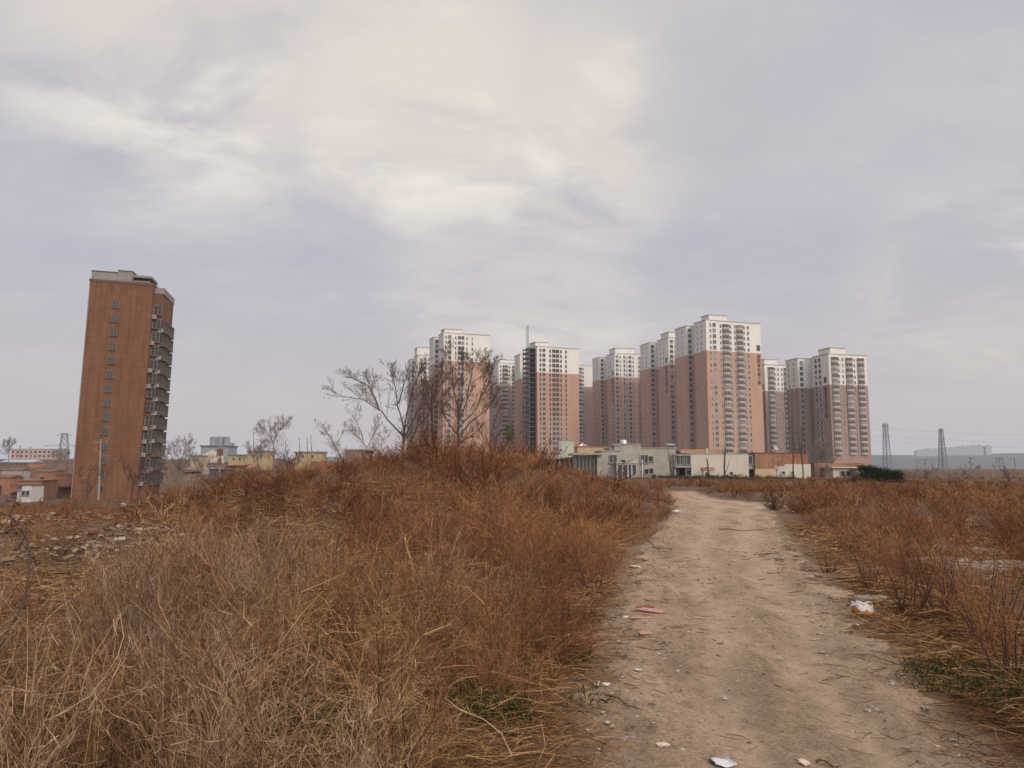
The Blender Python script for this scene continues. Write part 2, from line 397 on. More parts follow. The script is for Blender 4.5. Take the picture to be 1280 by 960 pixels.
def rut(x, y):
    t = (x - pathL(y)) / (pathR(y) - pathL(y)) + .03 * np.sin(y * 1.3) + .02 * np.sin(y * 3.1 + 1)
    return np.exp(-((t - .40) / .075) ** 2) + 1.1 * np.exp(-((t - .76) / .085) ** 2)
def path_z(x, y): return ground_z(x, y) + .020 + .010 * wob(x, y, 5.1, 2.) + .006 * wob(x, y, 11.3, .5) + .004 * wob(x, y, 19., 1.1) - .024 * rut(x, y)
pzz = path_z(pxx, pyy)
pzz[:, 0] -= .03; pzz[:, -1] -= .03
ii = np.arange(len(rows) * 41).reshape(len(rows), 41)
pq = np.stack([ii[:-1, :-1], ii[:-1, 1:], ii[1:, 1:], ii[1:, :-1]], -1).reshape(-1, 4)
p = link('dirt_path', mesh_np('dirt_path', np.stack([pxx, pyy, pzz], -1).reshape(-1, 3), pq, path_mat(), {'wear': ('POINT', np.clip(rut(pxx, pyy), 0, 1).ravel())}, True))
tag(p, 'beaten sandy dirt track curving away between the dry brush', None, None, 'structure')

# far ridge
def hills():
    hx = np.linspace(-3500, 4500, 161); hy = np.linspace(2300, 5200, 40)
    X, Y = np.meshgrid(hx, hy)
    h = ss(2300, 3300, Y) * (57 + 4 * np.sin(X / 420 + 1) + 4 * np.sin(X / 150) + 6 * np.sin(Y / 300 + X / 500)) + 1.2 * np.sin(X / 37 + Y / 51) * ss(2300, 2700, Y)
    h = h * (1 - .35 * ss(0, -1500, X)) - 2 * (1 - ss(2300, 2360, Y))
    i = np.arange(h.size).reshape(h.shape)
    q = np.stack([i[:-1, :-1], i[:-1, 1:], i[1:, 1:], i[1:, :-1]], -1).reshape(-1, 4)
    o = link('hills', mesh_np('hills', np.stack([X, Y, h], -1).reshape(-1, 3), q, mat('hill_scrub', (.060, .055, .045), .95, .45, .012, detail=8), None, True))
    tag(o, 'long flat blue grey ridge far off on the horizon', None, None, 'structure')
hills()

# ------------------------------------------------------------------ the pink tower blocks
FLOOR = 3.0
def window_mesh(w, h, glass=GLASS, mull=1, frame=FRAME):
    m = MB(); t = .10
    m.box(-w/2, w/2, -.04, .05, 0, h, 1)
    m.box(-w/2 - t, w/2 + t, -.16, .0, h, h + t, 0); m.box(-w/2 - t - .1, w/2 + t + .1, -.28, .0, -t, 0, 0)
    m.box(-w/2 - t, -w/2, -.16, .0, 0, h, 0); m.box(w/2, w/2 + t, -.16, .0, 0, h, 0)
    for k in range(mull):
        c = -w/2 + w * (k + 1) / (mull + 1); m.box(c - .04, c + .04, -.10, -.041, 0, h, 0)
    return m.mesh('window', [frame, glass])
def balcony_mesh(w, glass=GLASS, rail=RAIL, dp=1.1):
    m = MB()                                     # rounded glazed balcony: slab, parapet, glass band, mullions
    pts = [(-w/2, 0), (-w/2, -.55), (-w/4, -dp), (w/4, -dp), (w/2, -.55), (w/2, 0)]
    def ring(z0, z1, mi, s=1.):
        n = len(m.v); k = len(pts)
        m.v.extend([(x * s, y * s, z0) for x, y in pts] + [(x * s, y * s, z1) for x, y in pts])
        for i in range(k - 1): m.f.append((n + i, n + i + 1, n + k + i + 1, n + k + i)); m.mi.append(mi)
        m.f.append(tuple(n + k + i for i in range(k))); m.f.append(tuple(n + i for i in reversed(range(k)))); m.mi += [mi, mi]
    ring(-.12, .12, 0, 1.04); ring(.12, .95, 0); ring(.95, 2.45, 1, .97); ring(2.45, 2.6, 0, 1.04)
    for x, y in pts[1:5]: m.box(x - .06, x + .06, y - .03, y + .05, .95, 2.45, 0)
    return m.mesh('balcony', [rail, glass])
WM = {}
CURT = mat('curtained_glass', (.20, .19, .175), .25, .3, .5, spec=.5)
rw = random.Random(3)
def wmesh(kind, style):
    alt = 0 if style == 'shell' or rw.random() > .22 else 1
    k = (kind, style, alt)
    if k not in WM:
        gl = HOLLOW if style == 'shell' else (CURT if alt else GLASS)
        WM[k] = {'s': lambda: window_mesh(.95, 1.75, gl, 0, RAIL) if style == 'shell' else window_mesh(.75, 1.5, gl, 0), 'm': lambda: window_mesh(1.1, 1.5, gl, 0), 'w': lambda: window_mesh(1.9, 1.9, gl, 1),
                 'b': lambda: balcony_mesh(4.0, gl), 'l': lambda: window_mesh(2.05, 2.0, gl, 1, RAIL) if style == 'shell' else window_mesh(1.7, 1.9, gl, 0)}[kind]()
    return WM[k]

def text_mesh(ch, size, m):
    cu = bpy.data.curves.new('sign_character', 'FONT'); cu.body = ch; cu.size = size; cu.extrude = .06; cu.align_x = 'CENTER'; cu.align_y = 'CENTER'; cu.offset = .035
    o = bpy.data.objects.new('sign_character', cu); COL.objects.link(o)
    bpy.context.view_layer.update()
    dg = bpy.context.evaluated_depsgraph_get(); me = bpy.data.meshes.new_from_object(o.evaluated_get(dg))
    bpy.data.objects.remove(o); me.materials.clear(); me.materials.append(m)
    return me
SIGN = [text_mesh(c, 2.15, SIGNRED) for c in '陕西省安居工程']

def tower(px, d, floors, yaw, U, V, label, front, left, wing=None, sign=None, pink=PINK, style='', crown=(.1, .55, 4.), white=5, base_z=-.5, side_frame=False, zlow=7.):
    c = at(px, 585, d)
    root = empty('apartment_tower', (c.x, d, base_z), rad(yaw), label, 'apartment tower', 'pink and cream apartment towers')
    H = floors * FLOOR + 1.2; zs = (floors - white) * FLOOR + .2
    blocks = [(0, U, 0, V)]
    if wing:
        w0, w1, wu0, wu1 = wing
        blocks += [(max(3.2, wu0 + 3), U - 5, V - .3, w0 + .4), (wu0, wu1, w0, w1)]
    lo, hi, pa = MB(), MB(), MB()
    for u0, u1, v0, v1 in blocks:
        lo.box(u0, u1, v0, v1, 0, zs); hi.box(u0, u1, v0, v1, zs, H)
        pa.box(u0 - .25, u1 + .25, v0 - .25, v1 + .25, H, H + .35)
    # a shallow bay steps forward at the near end
    lo.box(-.0, .2 * U, -.9, .1, 0, zs - .001); hi.box(.0, .2 * U, -.9, .1, zs - .001, H - .02); pa.box(-.2, .2 * U + .2, -1.1, .3, H + .004, H + .3)
    lo.build('wall', [pink], root); hi.build('upper_wall', [CREAM], root); pa.build('parapet', [GREYTOP], root)
    a, b, hh = crown
    rh = MB().box(a * U, b * U, 1.5, V - 1.5, H + .35, H + .35 + hh).box(a * U - .4, b * U + .4, 1.2, V - 1.2, H + .35 + hh, H + .6 + hh, 1)
    rh.build('roof_house', [CREAM, GREYTOP], root)
    wins = []
    def col(kind, u, v, rz, f0=None):
        for k in range(floors):
            z = k * FLOOR + .95
            if z < zlow: continue
            wins.append((kind, u, v, z, rz))
    for kind, u in front: col(kind, u, -.9 if u < .2 * U else 0, 0)
    for kind, v in left: col(kind, 0, v, -math.pi / 2)
    if wing:
        L = w1 - w0
        col('s', wu0, w0 + L * .35, -math.pi / 2); col('s', wu0, w0 + L * .75, -math.pi / 2)
        col('w', wu0 + 2.0, w0, 0)
    nwin = 0; rest = []
    for kind, u, v, z, rz in sorted(wins, key=lambda t: -t[3]):
        me = wmesh(kind, style)
        if kind == 'b': link('balcony', me, root, (u, v, z - .85), rz)
        elif nwin < 100: link('window', me, root, (u, v, z), rz); nwin += 1
        else: rest.append((me, u, v, z, rz))
    if rest:
        m = MB()
        for me, u, v, z, rz in rest:
            n = len(m.v); cs, sn = math.cos(rz), math.sin(rz)
            m.v += [(u + p.co.x * cs - p.co.y * sn, v + p.co.x * sn + p.co.y * cs, z + p.co.z) for p in me.vertices]
            for f in me.polygons: m.f.append(tuple(n + i for i in f.vertices)); m.mi.append(f.material_index + (1 if f.material_index == 1 and me.materials[1] == CURT else 0))
        tag(m.build('windows', [FRAME, HOLLOW if style == 'shell' else GLASS, CURT], root), kind='stuff')
    if sign:
        face, uu = sign; zt = zs - 2.0
        for k, me in enumerate(SIGN):
            o = link('sign_character', me, root, (uu, -.10, zt - k * 2.35) if face == 'f' else (-.10, uu, zt - k * 2.35))
            o.rotation_euler = (math.pi / 2, 0, 0 if face == 'f' else -math.pi / 2)
        pl = MB().box(-1.1, 1.1, -.12, .02, 0, 3.0).box(-1.2, 1.2, -.09, .01, -.1, 3.1, 1)
        pl.build('sign_panel', [SIGNGREEN, GREYTOP], root, (uu, 0, zs + 1.3) if face == 'f' else (0, uu, zs + 1.3), 0 if face == 'f' else -math.pi / 2)
    if side_frame:                               # bare concrete frame, open floors, on the near flank
        m = MB()
        for k in range(floors + 1): m.box(-4.6, -.02, 1.0, V - 1, k * FLOOR - .12, k * FLOOR + .14)
        for v in (1.1, V * .5, V - 1.4): m.box(-4.5, -4.1, v, v + .4, 0, H)
        m.build('concrete_frame', [mat('raw_concrete', (.135, .12, .105), .95, .2, .4)], root)
        m = MB()
        for k in range(2, floors): m.box(-4.55, -4.45, 1.6, V - 1.8, k * FLOOR + .15, k * FLOOR + 1.1)
        m.build('balcony_panel', [MATS['raw_concrete']], root)
        MB().box(-.3, -.01, 1.2, V - 1.2, 0, H - 1).build('inner_wall', [HOLLOW], root)
    return root

FA = [('s', 2.6), ('w', 4.9), ('s', 9.3), ('b', 12.4), ('s', 15.4), ('s', 18.0), ('b', 20.9), ('s', 23.8), ('m', 26.2)]
FB = [('s', 2.2), ('w', 4.6), ('s', 9.2), ('l', 11.7), ('l', 14.2), ('s', 16.6), ('s', 20.0)]
LA = [('s', 3.4), ('s', 7.6)]
tower(886, 400, 26, 18, 34.2, 10.5, 'tallest pink tower, foremost of the row, with balconies and dark sign letters', FA, LA, (18, 30, -.5, 30), ('f', 32.4), crown=(.10, .42, 3.0))
tower(838, 455, 26, 16, 32, 13, 'pink tower directly behind the tallest one, sign letters at its near corner', [('w', 1.9), ('w', 5.0), ('s', 8.5)] + FA[3:], [('s', 5.8), ('s', 9.6)], (20, 33, -2.2, 30), ('l', 2.2), crown=(.05, .5, 3.4))
tower(769.5, 518, 26, 16, 32, 13, 'pink tower third back in the row, behind the grey concrete house', [('w', 1.8), ('s', 4.2), ('w', 7.0), ('s', 9.3), ('w', 11.6), ('s', 14)] + FA[5:], [('s', 6), ('s', 9.8)], (20, 33, -2.4, 30), ('l', 2.4), crown=(.05, .5, 3.6))
tower(688, 576, 26, 14, 34, 12, 'far pink tower seen in the narrow gap right of the unfinished tower', [('s', 20.6), ('b', 23.6), ('s', 26.4), ('s', 17.8), ('b', 10), ('w', 4)], LA, None, pink=MAUVE)
tower(671, 469, 25, 22, 29, 12, 'unfinished pink tower with open concrete frame and hollow windows', FB, [], None, style='shell', crown=(.0, .3, 2.6), side_frame=True)
tower(649.6, 503, 25, 16, 30, 12, 'blank walled pink tower half hidden behind the unfinished tower', [('s', 4)], [('s', 6.5)], None, crown=(.2, .3, 1.6))
tower(622.5, 545, 25, 17, 30, 24, 'pink tower with one dark balcony stack, right of the bare trees', [('s', 1.5), ('b', 5), ('s', 8.4)] + FA[3:], [('s', 6), ('s', 11)], None, pink=MAUVE, crown=(.05, .4, 2.4))
tower(552.5, 438, 26, 20, 28, 10.5, 'pink tower rising directly behind the tallest bare tree', [('s', 1.4), ('w', 3.6), ('s', 7.4), ('l', 9.6), ('l', 11.6), ('s', 14.2), ('s', 17.4)], [('s', 8.6)], (17, 27, -1.4, 26), crown=(.04, .42, 2.2))
tower(520, 507, 25, 16, 30, 14, 'leftmost and farthest pink tower, showing past the bare trees', [('m', 2.6), ('w', 5), ('s', 7.4)], [('s', 9)], (20, 33, -1.5, 28), crown=(.0, .35, 5.2), pink=MAUVE)
FC = [('b', 3.3), ('s', 6.6), ('s', 9.0), ('b', 12.8), ('s', 16.2), ('b', 20.0)]
tower(1040.5, 400, 20, 15, 24, 12.5, 'shorter dull pink tower at the outer end of the row, above the evergreens', FC, [('w', 6.6), ('w', 9.8)], (18, 29, -5.2, 20), ('l', 2.6), pink=DRAB, crown=(.12, .5, 3.4))
tower(959, 464, 21, 14, 30, 12, 'shorter dull pink tower between the tallest tower and the outermost tower', [('b', 4.2), ('s', 7.4), ('s', 9.6), ('s', 12.2), ('b', 15.6), ('s', 18.8), ('b', 22.5)], [], None, ('l', 1.6), pink=DRAB, crown=(.05, .35, 3.2))

# construction hoist standing on the flank of the unfinished tower
def hoist():
    b = at(659.3, 585, 474); H = 90.5
    root = empty('hoist_mast', (b.x, 474, -.5), rad(22), 'thin lattice hoist mast rising above the unfinished tower', 'hoist mast')
    m = MB()
    for x in (0, .9):
        for y in (0, .9): m.tube([(x, y, 0), (x, y, H)], .11, 4)
    for k in range(int(H / 1.8)):
        z = k * 1.8; m.tube([(0, 0, z), (.9, 0, z + .9), (0, 0, z + 1.8)], .09, 3); m.tube([(0, 0, z), (0, .9, z + .9)], .09, 3); m.tube([(.9, 0, z), (.9, .9, z + .9)], .09, 3)
    m.build('mast', [STEEL], root)
    MB().box(-1.4, -.15, -.2, 1.6, 40, 43).build('hoist_cage', [STEEL], root)
hoist()

# ------------------------------------------------------------------ the leaning brown tower
def brown_tower():
    yaw = 13; d0 = 160
    c = at(171.0, 616, d0)
    W, D, FH, n = 12.3, 15, 2.93, 14
    H = 44.6; base = c.z - 1.2
    root = empty('apartment_block', (c.x, d0, base), 0, 'brown tiled apartment block standing alone and leaning to one side', 'apartment block')
    root.rotation_euler = (0, rad(1.5), rad(yaw))
    TILE = brick_mat('brown_tile', (.178, .083, .041), (.150, .068, .034), (.112, .051, .026), 1.0, 1.5, .045, offset=0.)
    TRIM = mat('grey_stone_panel', (.235, .215, .19), .8, .12, .8)
    AC = mat('ac_white', (.27, .255, .23), .6, .1)
    MB().box(-W, 0, 0, D, -2.0, H).build('wall', [TILE], root)
    MB().box(-W - .12, .12, -.12, D + .1, H, H + .5).build('parapet', [mat('dark_coping', (.13, .085, .06), .8)], root)
    rh = MB().box(-W + .1, -W + 5.2, .4, 7, H + .5, H + 2.2).box(-W + 5.2, -W + 8.0, .2, 7, H + .5, H + 2.6).box(-W + 8.0, -W + 11.2, 1.6, 6.5, H + .5, H + 1.2).box(-W + 8.0, -W + 11.6, .9, 7, H + 1.7, H + 2.15)
    rh.box(-W, -W + 5.3, .3, 7.1, H + 2.2, H + 2.4, 1).box(-W + 5.1, -W + 8.1, .1, 7.1, H + 2.6, H + 2.8, 1)
    rh.build('roof_house', [TRIM, MATS['dark_coping']], root)
    wm = window_mesh(1.15, 1.35, GLASS, 1, mat('bronze_frame', (.16, .13, .11), .5, .1))
    for k in range(n): link('window', wm, root, (-W * .565, 0, .8 + k * FH + .35))
    MB().box(0, .1, -.02, 1.2, 0, H - .2).build('corner_strip', [TILE], root)
    # stepped bays of the flank
    MB().box(0, 1.75, 1.5, D - 2.6, -2.0, H - 1.4).build('bay_wall', [TILE], root)
    MB().box(-.1, 1.88, 1.35, D - 2.5, H - 1.4, H - .1).build('bay_parapet', [TRIM], root)
    bw = MB(); bw.box(.3, 1.8, -.45, .02, .0, 1.85, 1)
    for x in (.27, 1.0, 1.74): bw.box(x - .05, x + .08, -.52, -.40, 0, 1.85, 0)
    bw.box(.2, 1.88, -.55, .02, -.14, 0, 0); bw.box(.2, 1.88, -.55, .02, 1.85, 1.98, 0); bw.box(.25, 1.82, -.50, -.451, 1.0, 1.08, 0)
    bwm = bw.mesh('bay_window', [MATS['bronze_frame'], DIM])
    sb = MB(); sb.box(0, .60, 0, 2.6, -.15, .05, 0).box(0, .53, .05, 2.5, .05, .75, 0).box(.02, .48, .1, 2.45, .75, 2.2, 1).box(0, .6, 0, 2.6, 2.2, 2.35, 0)
    for y in (.08, 1.2, 2.4): sb.box(.44, .54, y, y + .08, .75, 2.2, 0)
    for x in (.02, .22): sb.box(x, x + .07, .02, .1, .75, 2.2, 0)
    sbm = sb.mesh('side_balcony', [mat('balcony_grey', (.115, .088, .068), .7, .35, 1.5), DIM])
    am = MB(); am.box(-.45, .45, -.75, 0, 0, .7).box(-.5, .5, -.85, .02, -.1, -.02)
    for z in (.15, .3, .45): am.box(-.35, .2, -.77, -.751, z, z + .05, 1)
    amm = am.mesh('air_conditioner', [AC, GLASS])
    cm = MB().box(-.1, .55, -.35, .0, 0, 1.7).mesh('balcony_cabinet', [AC])
    rnd = random.Random(5)
    for k in range(1, n):
        z = k * FH + .55
        if k < n: link('bay_window', bwm, root, (0, 1.5, z))
        if rnd.random() < .72: link('air_conditioner', amm, root, (.42, 1.0, z - .95 + rnd.uniform(-.1, .3)))
        if rnd.random() < .7: link('balcony_cabinet', cm, root, (.0, 1.42, z + .05))
        if k < n - 1:
            [link('side_balcony', sbm, root, (1.75, yy, z - .6 + .2 * (q_ % 2))) for q_, yy in enumerate((1.75, 4.55, 7.35, 10.1))]
            if rnd.random() < .8: link('air_conditioner', amm, root, (1.75, 2.0, z - .7))
    MB().tube([(-W + .15, -.12, 0), (-W + .15, -.12, H - 1)], .07, 5).build('drain_pipe', [AC], root)
brown_tower()

# ------------------------------------------------------------------ the low houses at the end of the field
BRICK = brick_mat('red_brick', (.34, .135, .070), (.27, .105, .058), (.26, .19, .14), .5, .16, .02)
BRICKO = brick_mat('orange_brick', (.315, .160, .085), (.265, .125, .066), (.23, .165, .11), .5, .16, .02)
PALEY = mat('ochre_render', (.46, .34, .21), .9, .12, .6)
WHITEW = mat('old_whitewash', (.50, .455, .380), .92, .10, .5, detail=8, stretch=(1, 1, .4))
BLUEG = mat('blue_grey_render', (.34, .345, .335), .85, .1, .6)
CEMENT = mat('bare_cement', (.335, .305, .250), .93, .20, .55, bump=.2, detail=9)
def house(name, px0, px1, d, ytop, label, cat, yaw=0, depth=9, wallm=None, base=None, group='low houses at the end of the field', z1=None):
    a, b = at(px0, 585, d), at(px1, 585, d)
    z0 = (gz(a.x, d) if base is None else base) - .4
    h = (at(px0, ytop, d).z if z1 is None else z1) - z0; w = (b.x - a.x) / math.cos(rad(yaw))
    root = empty(name, (a.x, d, z0), rad(yaw), label, cat, group)
    return root, w, h
hw = window_mesh(1.2, 1.3, GLASS, 1, mat('grey_frame', (.30, .30, .29), .5, .1)); hs = window_mesh(.7, .8, HOLLOW, 0, MATS['grey_frame'])

# grey cement house
d = 132
r, w, h = house('cement_house', 752, 845, d, 557.5, 'bare grey cement house with a glazed porch and stepped flat roof', 'house')
m = MB(); x1, x2 = w * .26, w * .535
m.box(0, x1, 0, 10, 0, h * .85).box(x1, x2, .0, 10, 0, h + .25).box(x2, w, -.02, 10, 0, h * .93)
m.build('wall', [CEMENT], r)
m = MB(); m.box(-.15, x1, -.15, 10, h * .85, h * .85 + .18).box(x2, w + .1, -.15, 10, h * .93, h * .93 + .15).box(x1 - .1, x2 + .05, -.12, 10, h + .25, h + .4)
m.build('roof', [CONC], r)
MB().box(x1 - 1.0, x1, .05, 5, h * .85 + .18, h + .1).box(x1 - 1.3, x1, -.2, 5, h + .1, h + .28).build('stair_head', [BLUEG], r)
for q, zz in ((w * .155, h * .50), (w * .575, h * .50)): link('window', hw, r, (q, -.02, zz))
for q, zz in ((w * .66, h * .55), (w * .60, h * .17), (w * .665, h * .19), (w * .29, h * .45)): link('window', hs, r, (q, -.02, zz))
pm = MB(); x3, x4 = w * .185, w * .46
pm.box(x3, x4, -1.6, -.02, 2.55, 2.8).box(x3 - .15, x4 + .15, -1.75, -.02, 2.8, 2.92)
for q in (x3 + .1, x3 + 1.0, x3 + 1.9, x3 + 2.55, x4 - .12): pm.box(q - .1, q + .1, -1.55, -1.35, 0, 2.55)
pm.box(x3 + 2.6, x4 - .1, -1.5, -1.4, 0, .85)
pm.build('porch', [mat('porch_paint', (.42, .42, .39), .8, .1)], r)
pg = MB().box(x3 + .2, x3 + .9, -1.46, -1.42, .1, 2.5).box(x3 + 1.1, x3 + 1.8, -1.46, -1.42, .1, 2.5).box(x3 + 2.0, x3 + 2.45, -1.46, -1.42, .1, 2.5).box(x3 + 2.65, x4 - .22, -1.46, -1.42, .86, 2.5)
pg.build('porch_glazing', [GLASS], r)
MB().tube([(w * .545, -.15, 0), (w * .545, -.15, 3.4)], .09, 6).build('drain_pipe', [mat('white_pvc', (.7, .69, .66), .5, .03)], r)
for q in range(3): MB().box(w * (.30 + .2 * q), w * (.30 + .2 * q) + .06, -.06, -.021, .2, h * .9).build('pilaster', [CEMENT], r)
# steel water tank on its roof
tp = at(781, 557, 133.5)
t = empty('water_tank', (tp.x, 135, tp.z - .35), 0, 'shiny steel water tank standing on the cement house roof', 'water tank')
MB().lathe([(.55, 0), (.62, .1), (.62, 1.15), (.5, 1.35), (.15, 1.42)], sides=18).build('tank', [mat('polished_steel', (.5, .5, .49), .35, .1, metallic=.7)], t, smooth=True)
MB().box(-.6, -.5, -.5, .5, -.5, 0).box(.5, .6, -.5, .5, -.5, 0).box(-.6, .6, -.45, -.35, -.12, 0).build('stand', [STEEL], t)
tp = at(840, 557, 133)
t = empty('solar_heater', (tp.x, 133.5, tp.z - .9), 0, 'small solar water heater at the cement house roof corner', 'solar heater')
MB().tube([(-.8, 0, 1.05), (.5, 0, 1.05)], .20, 10).build('tank', [MATS['grey_frame']], t)
MB().poly([(-.9, -.05, .9), (.6, -.05, .9), (1.2, -1.0, .15), (-.3, -1.0, .15)]).poly([(-.3, -1.0, .11), (1.2, -1.0, .11), (.6, -.05, .86), (-.9, -.05, .86)]).build('collector', [GLASS], t)
MB().tube([(-.7, 0, 0), (-.7, 0, .9)], .05, 4).tube([(.5, 0, 0), (.5, 0, .9)], .05, 4).tube([(-.2, -1.0, -.0), (-.2, -1.0, .15)], .04, 4).build('stand', [STEEL], t)

# glazed annex left of it
r, w, h = house('glazed_annex', 719, 752.5, 130, 566, 'low flat roofed annex with a band of dark panes beside the cement house', 'annex')
m = MB().box(0, w * .82, .8, 8, 0, h - .5).box(w * .82, w, 0, 8, 0, h - .35)
m.build('wall', [CEMENT], r); MB().box(-.6, w + .05, -.7, 8, h - .35, h - .05).build('roof', [CONC], r)
m = MB()
for k in range(6): m.box(.2 + k * .62, .74 + k * .62, .72, .79, .9, h - .6)
m.build('glazing', [GLASS], r)
m = MB()
for k in range(7): m.box(.1 + k * .62, .19 + k * .62, .60, .79, .2, h - .5)
m.box(.1, 4, .58, .79, .7, .88); m.build('glazing_bars', [MATS['grey_frame']], r)
# long ochre roof behind, with a red and white parasol
r, w, h = house('ochre_house', 722, 771, 143, 559, 'low ochre walled house behind the glazed annex', 'house')
MB().box(0, w, 0, 7, 0, h).build('wall', [PALEY], r); MB().box(-.1, w + .1, -.1, 7.1, h, h + .15).build('roof', [BRICKO], r)
MB().box(w * .68, w * .82, -.03, -.001, h - .45, h - .2).build('vent', [HOLLOW], r)
pp = at(728, 560, 146)
t = empty('parasol', (pp.x, 146, pp.z - .8), 0, 'small red and white parasol open on the ochre house roof', 'parasol')
MB().tube([(0, 0, 0), (0, 0, 1.6)], .04, 5).build('pole', [STEEL], t)
m = MB()
for k in range(8):
    a0, a1 = k * math.pi / 4, (k + 1) * math.pi / 4
    m.poly([(0, 0, 1.75), (1.0 * math.cos(a0), 1.0 * math.sin(a0), 1.15), (1.0 * math.cos(a1), 1.0 * math.sin(a1), 1.15)], k % 2)
m.build('canopy', [mat('parasol_red', (.5, .08, .06), .7, .05), mat('parasol_white', (.7, .66, .62), .7, .05)], t)
# concrete frame shed and its pale stair tower
r, w, h = house('concrete_shed', 664, 721, 136, 571.5, 'low unfinished concrete shed with open bays between square posts', 'shed')
m = MB().box(0, w, 3, 8, 0, h - .3)
for k in range(9): q = .1 + k * (w - .5) / 8; m.box(q, q + .35, -.1, .25, 0, h - .32)
m.build('wall', [CONC], r); MB().box(-.3, w + .2, -.35, 8.2, h - .3, h).build('roof', [CONC], r)
r, w, h = house('stair_tower', 699, 717.5, 141, 551, 'pale windowless cement stair tower above the concrete shed', 'stair tower')
MB().box(0, w, 0, 4, 0, h).build('wall', [mat('pale_cement', (.44, .43, .34), .9, .12, .7)], r); MB().box(-.1, w + .1, -.1, 4.1, h, h + .12).build('roof', [CONC], r)
MB().box(.15, .5, -.04, -.001, h - 1.9, h - 1.5).build('vent', [HOLLOW], r)
MB().box(-.02, w * .22, -.03, -.002, 0, h).build('grey_left_strip', [BLUEG], r)  # grey strip on the front, drawn for the dark grey left face
r, w, h = house('ochre_shed', 628, 662, 138, 567.5, 'low ochre shed with sagging roof at the foot of the unfinished tower', 'shed')
MB().box(0, w, 0, 6, 0, h - .3).build('wall', [PALEY], r); MB().prism([(-.3, h - .35), (-.3, h - .1), (3, h + .12), (6.2, h - .1), (6.2, h - .35)], -.3, w + .3).build('roof', [mat('ochre_roof', (.44, .31, .17), .9, .15)], r)
# white walled house with blue grey front
r, w, h = house('white_house', 864, 936, 131, 567.5, 'house with a long blank whitewashed side wall', 'house')
MB().box(0, w, 0, 9, 0, h).build('wall', [WHITEW], r)
MB().box(-.05, w + .05, -.08, 9.1, h, h + .12).build('parapet', [CONC], r)
MB().prism([(.3, h + .1), (3.5, h + .85), (6.5, h + .1)], -1.5, w * .62).build('roof', [BRICKO], r)
MB().box(w * .27, w * .30, .05, .6, h + .12, h + 1.0).build('chimney', [WHITEW], r)
MB().box(w * .665, w * .665 + .55, -.05, -.001, .75, 1.15).build('vent', [HOLLOW], r)
fw = 864 - 843; w2 = at(864, 585, 131).x - at(843.5, 585, 131).x
m = MB().box(-w2, -.01, .15, 9, h * .46, h * .93).box(-w2, -w2 + .2, .1, 9, 0, h * .46).box(-.75, -.01, .5, 9, 0, h * .46).box(-w2 + .2, -.75, 2.2, 9, 0, h * .46)
m.build('front_wall', [BLUEG], r)
MB().box(-w2 - .1, -.02, -.25, 9, h * .93, h * .93 + .25).box(-w2, -.02, -.3, .15, h * .455, h * .455 + .16).build('ledge', [CONC], r)
for q in (-w2 * .66, -w2 * .26): link('window', hw, r, (q, .13, h * .60))
link('window', hs, r, (-.38, .48, h * .16))
MB().box(-w2 * .55, -w2 * .3, 2.1, 2.19, 0, h * .42).build('door', [HOLLOW], r)
# brick house
r, w, h = house('brick_house', 944, 969, 132, 566.5, 'orange brick house with ochre lower wall beside the white house', 'house')
MB().box(0, w, 0, 9, h * .41, h).build('wall', [BRICKO], r); MB().box(-.01, w + .01, -.05, 9, 0, h * .41 - .003).build('lower_wall', [PALEY], r)
MB().box(-1.4, w + .1, -.1, 9.1, h, h + .14).build('roof', [mat('dark_slab', (.17, .09, .06), .9, .2)], r)
MB().box(-1.3, -.01, .5, 9, h * .4, h - .01).box(-1.3, -1.1, .45, 9, 0, h * .4).build('side_wall', [BLUEG], r)
link('window', window_mesh(.6, 1.3, GLASS, 0, MATS['grey_frame']), r, (-.65, .48, h * .60))
MB().box(-1.05, -.05, 1.2, 1.3, 0, h * .39).build('door', [HOLLOW], r)
t_ = at(970, 566, 133)
t = empty('satellite_dish', (t_.x, 133.2, h - .3), 0, 'pale satellite dish on the orange brick house roof', 'satellite dish')
MB().lathe([(.03, 0), (.25, .04), (.42, .14), (.43, .17)], sides=14).build('dish', [MATS['grey_frame']], t, (0, 0, .7)).rotation_euler = (rad(55), 0, rad(20))
MB().tube([(0, 0, 0), (0, .1, .75)], .05, 5).build('mast', [STEEL], t)
r, w, h = house('walled_house', 969, 1013, 136, 566.5, 'red brick house with whitewashed wall along its lower half', 'house')
MB().box(0, w, 1.0, 9, 0, h).build('wall', [BRICK], r); MB().box(-.1, w + .1, .9, 9.1, h, h + .12).build('roof', [MATS['dark_slab']], r)
MB().box(-.35, w * .27, -.1, .1, 0, h * .50).box(w * .27, w, -.12, .1, 0, h * .58).build('yard_wall', [WHITEW], r)
for q in (.22, .48): link('window', window_mesh(.5, .4, HOLLOW, 0, WHITEW), r, (w * q, -.12, h * .2))
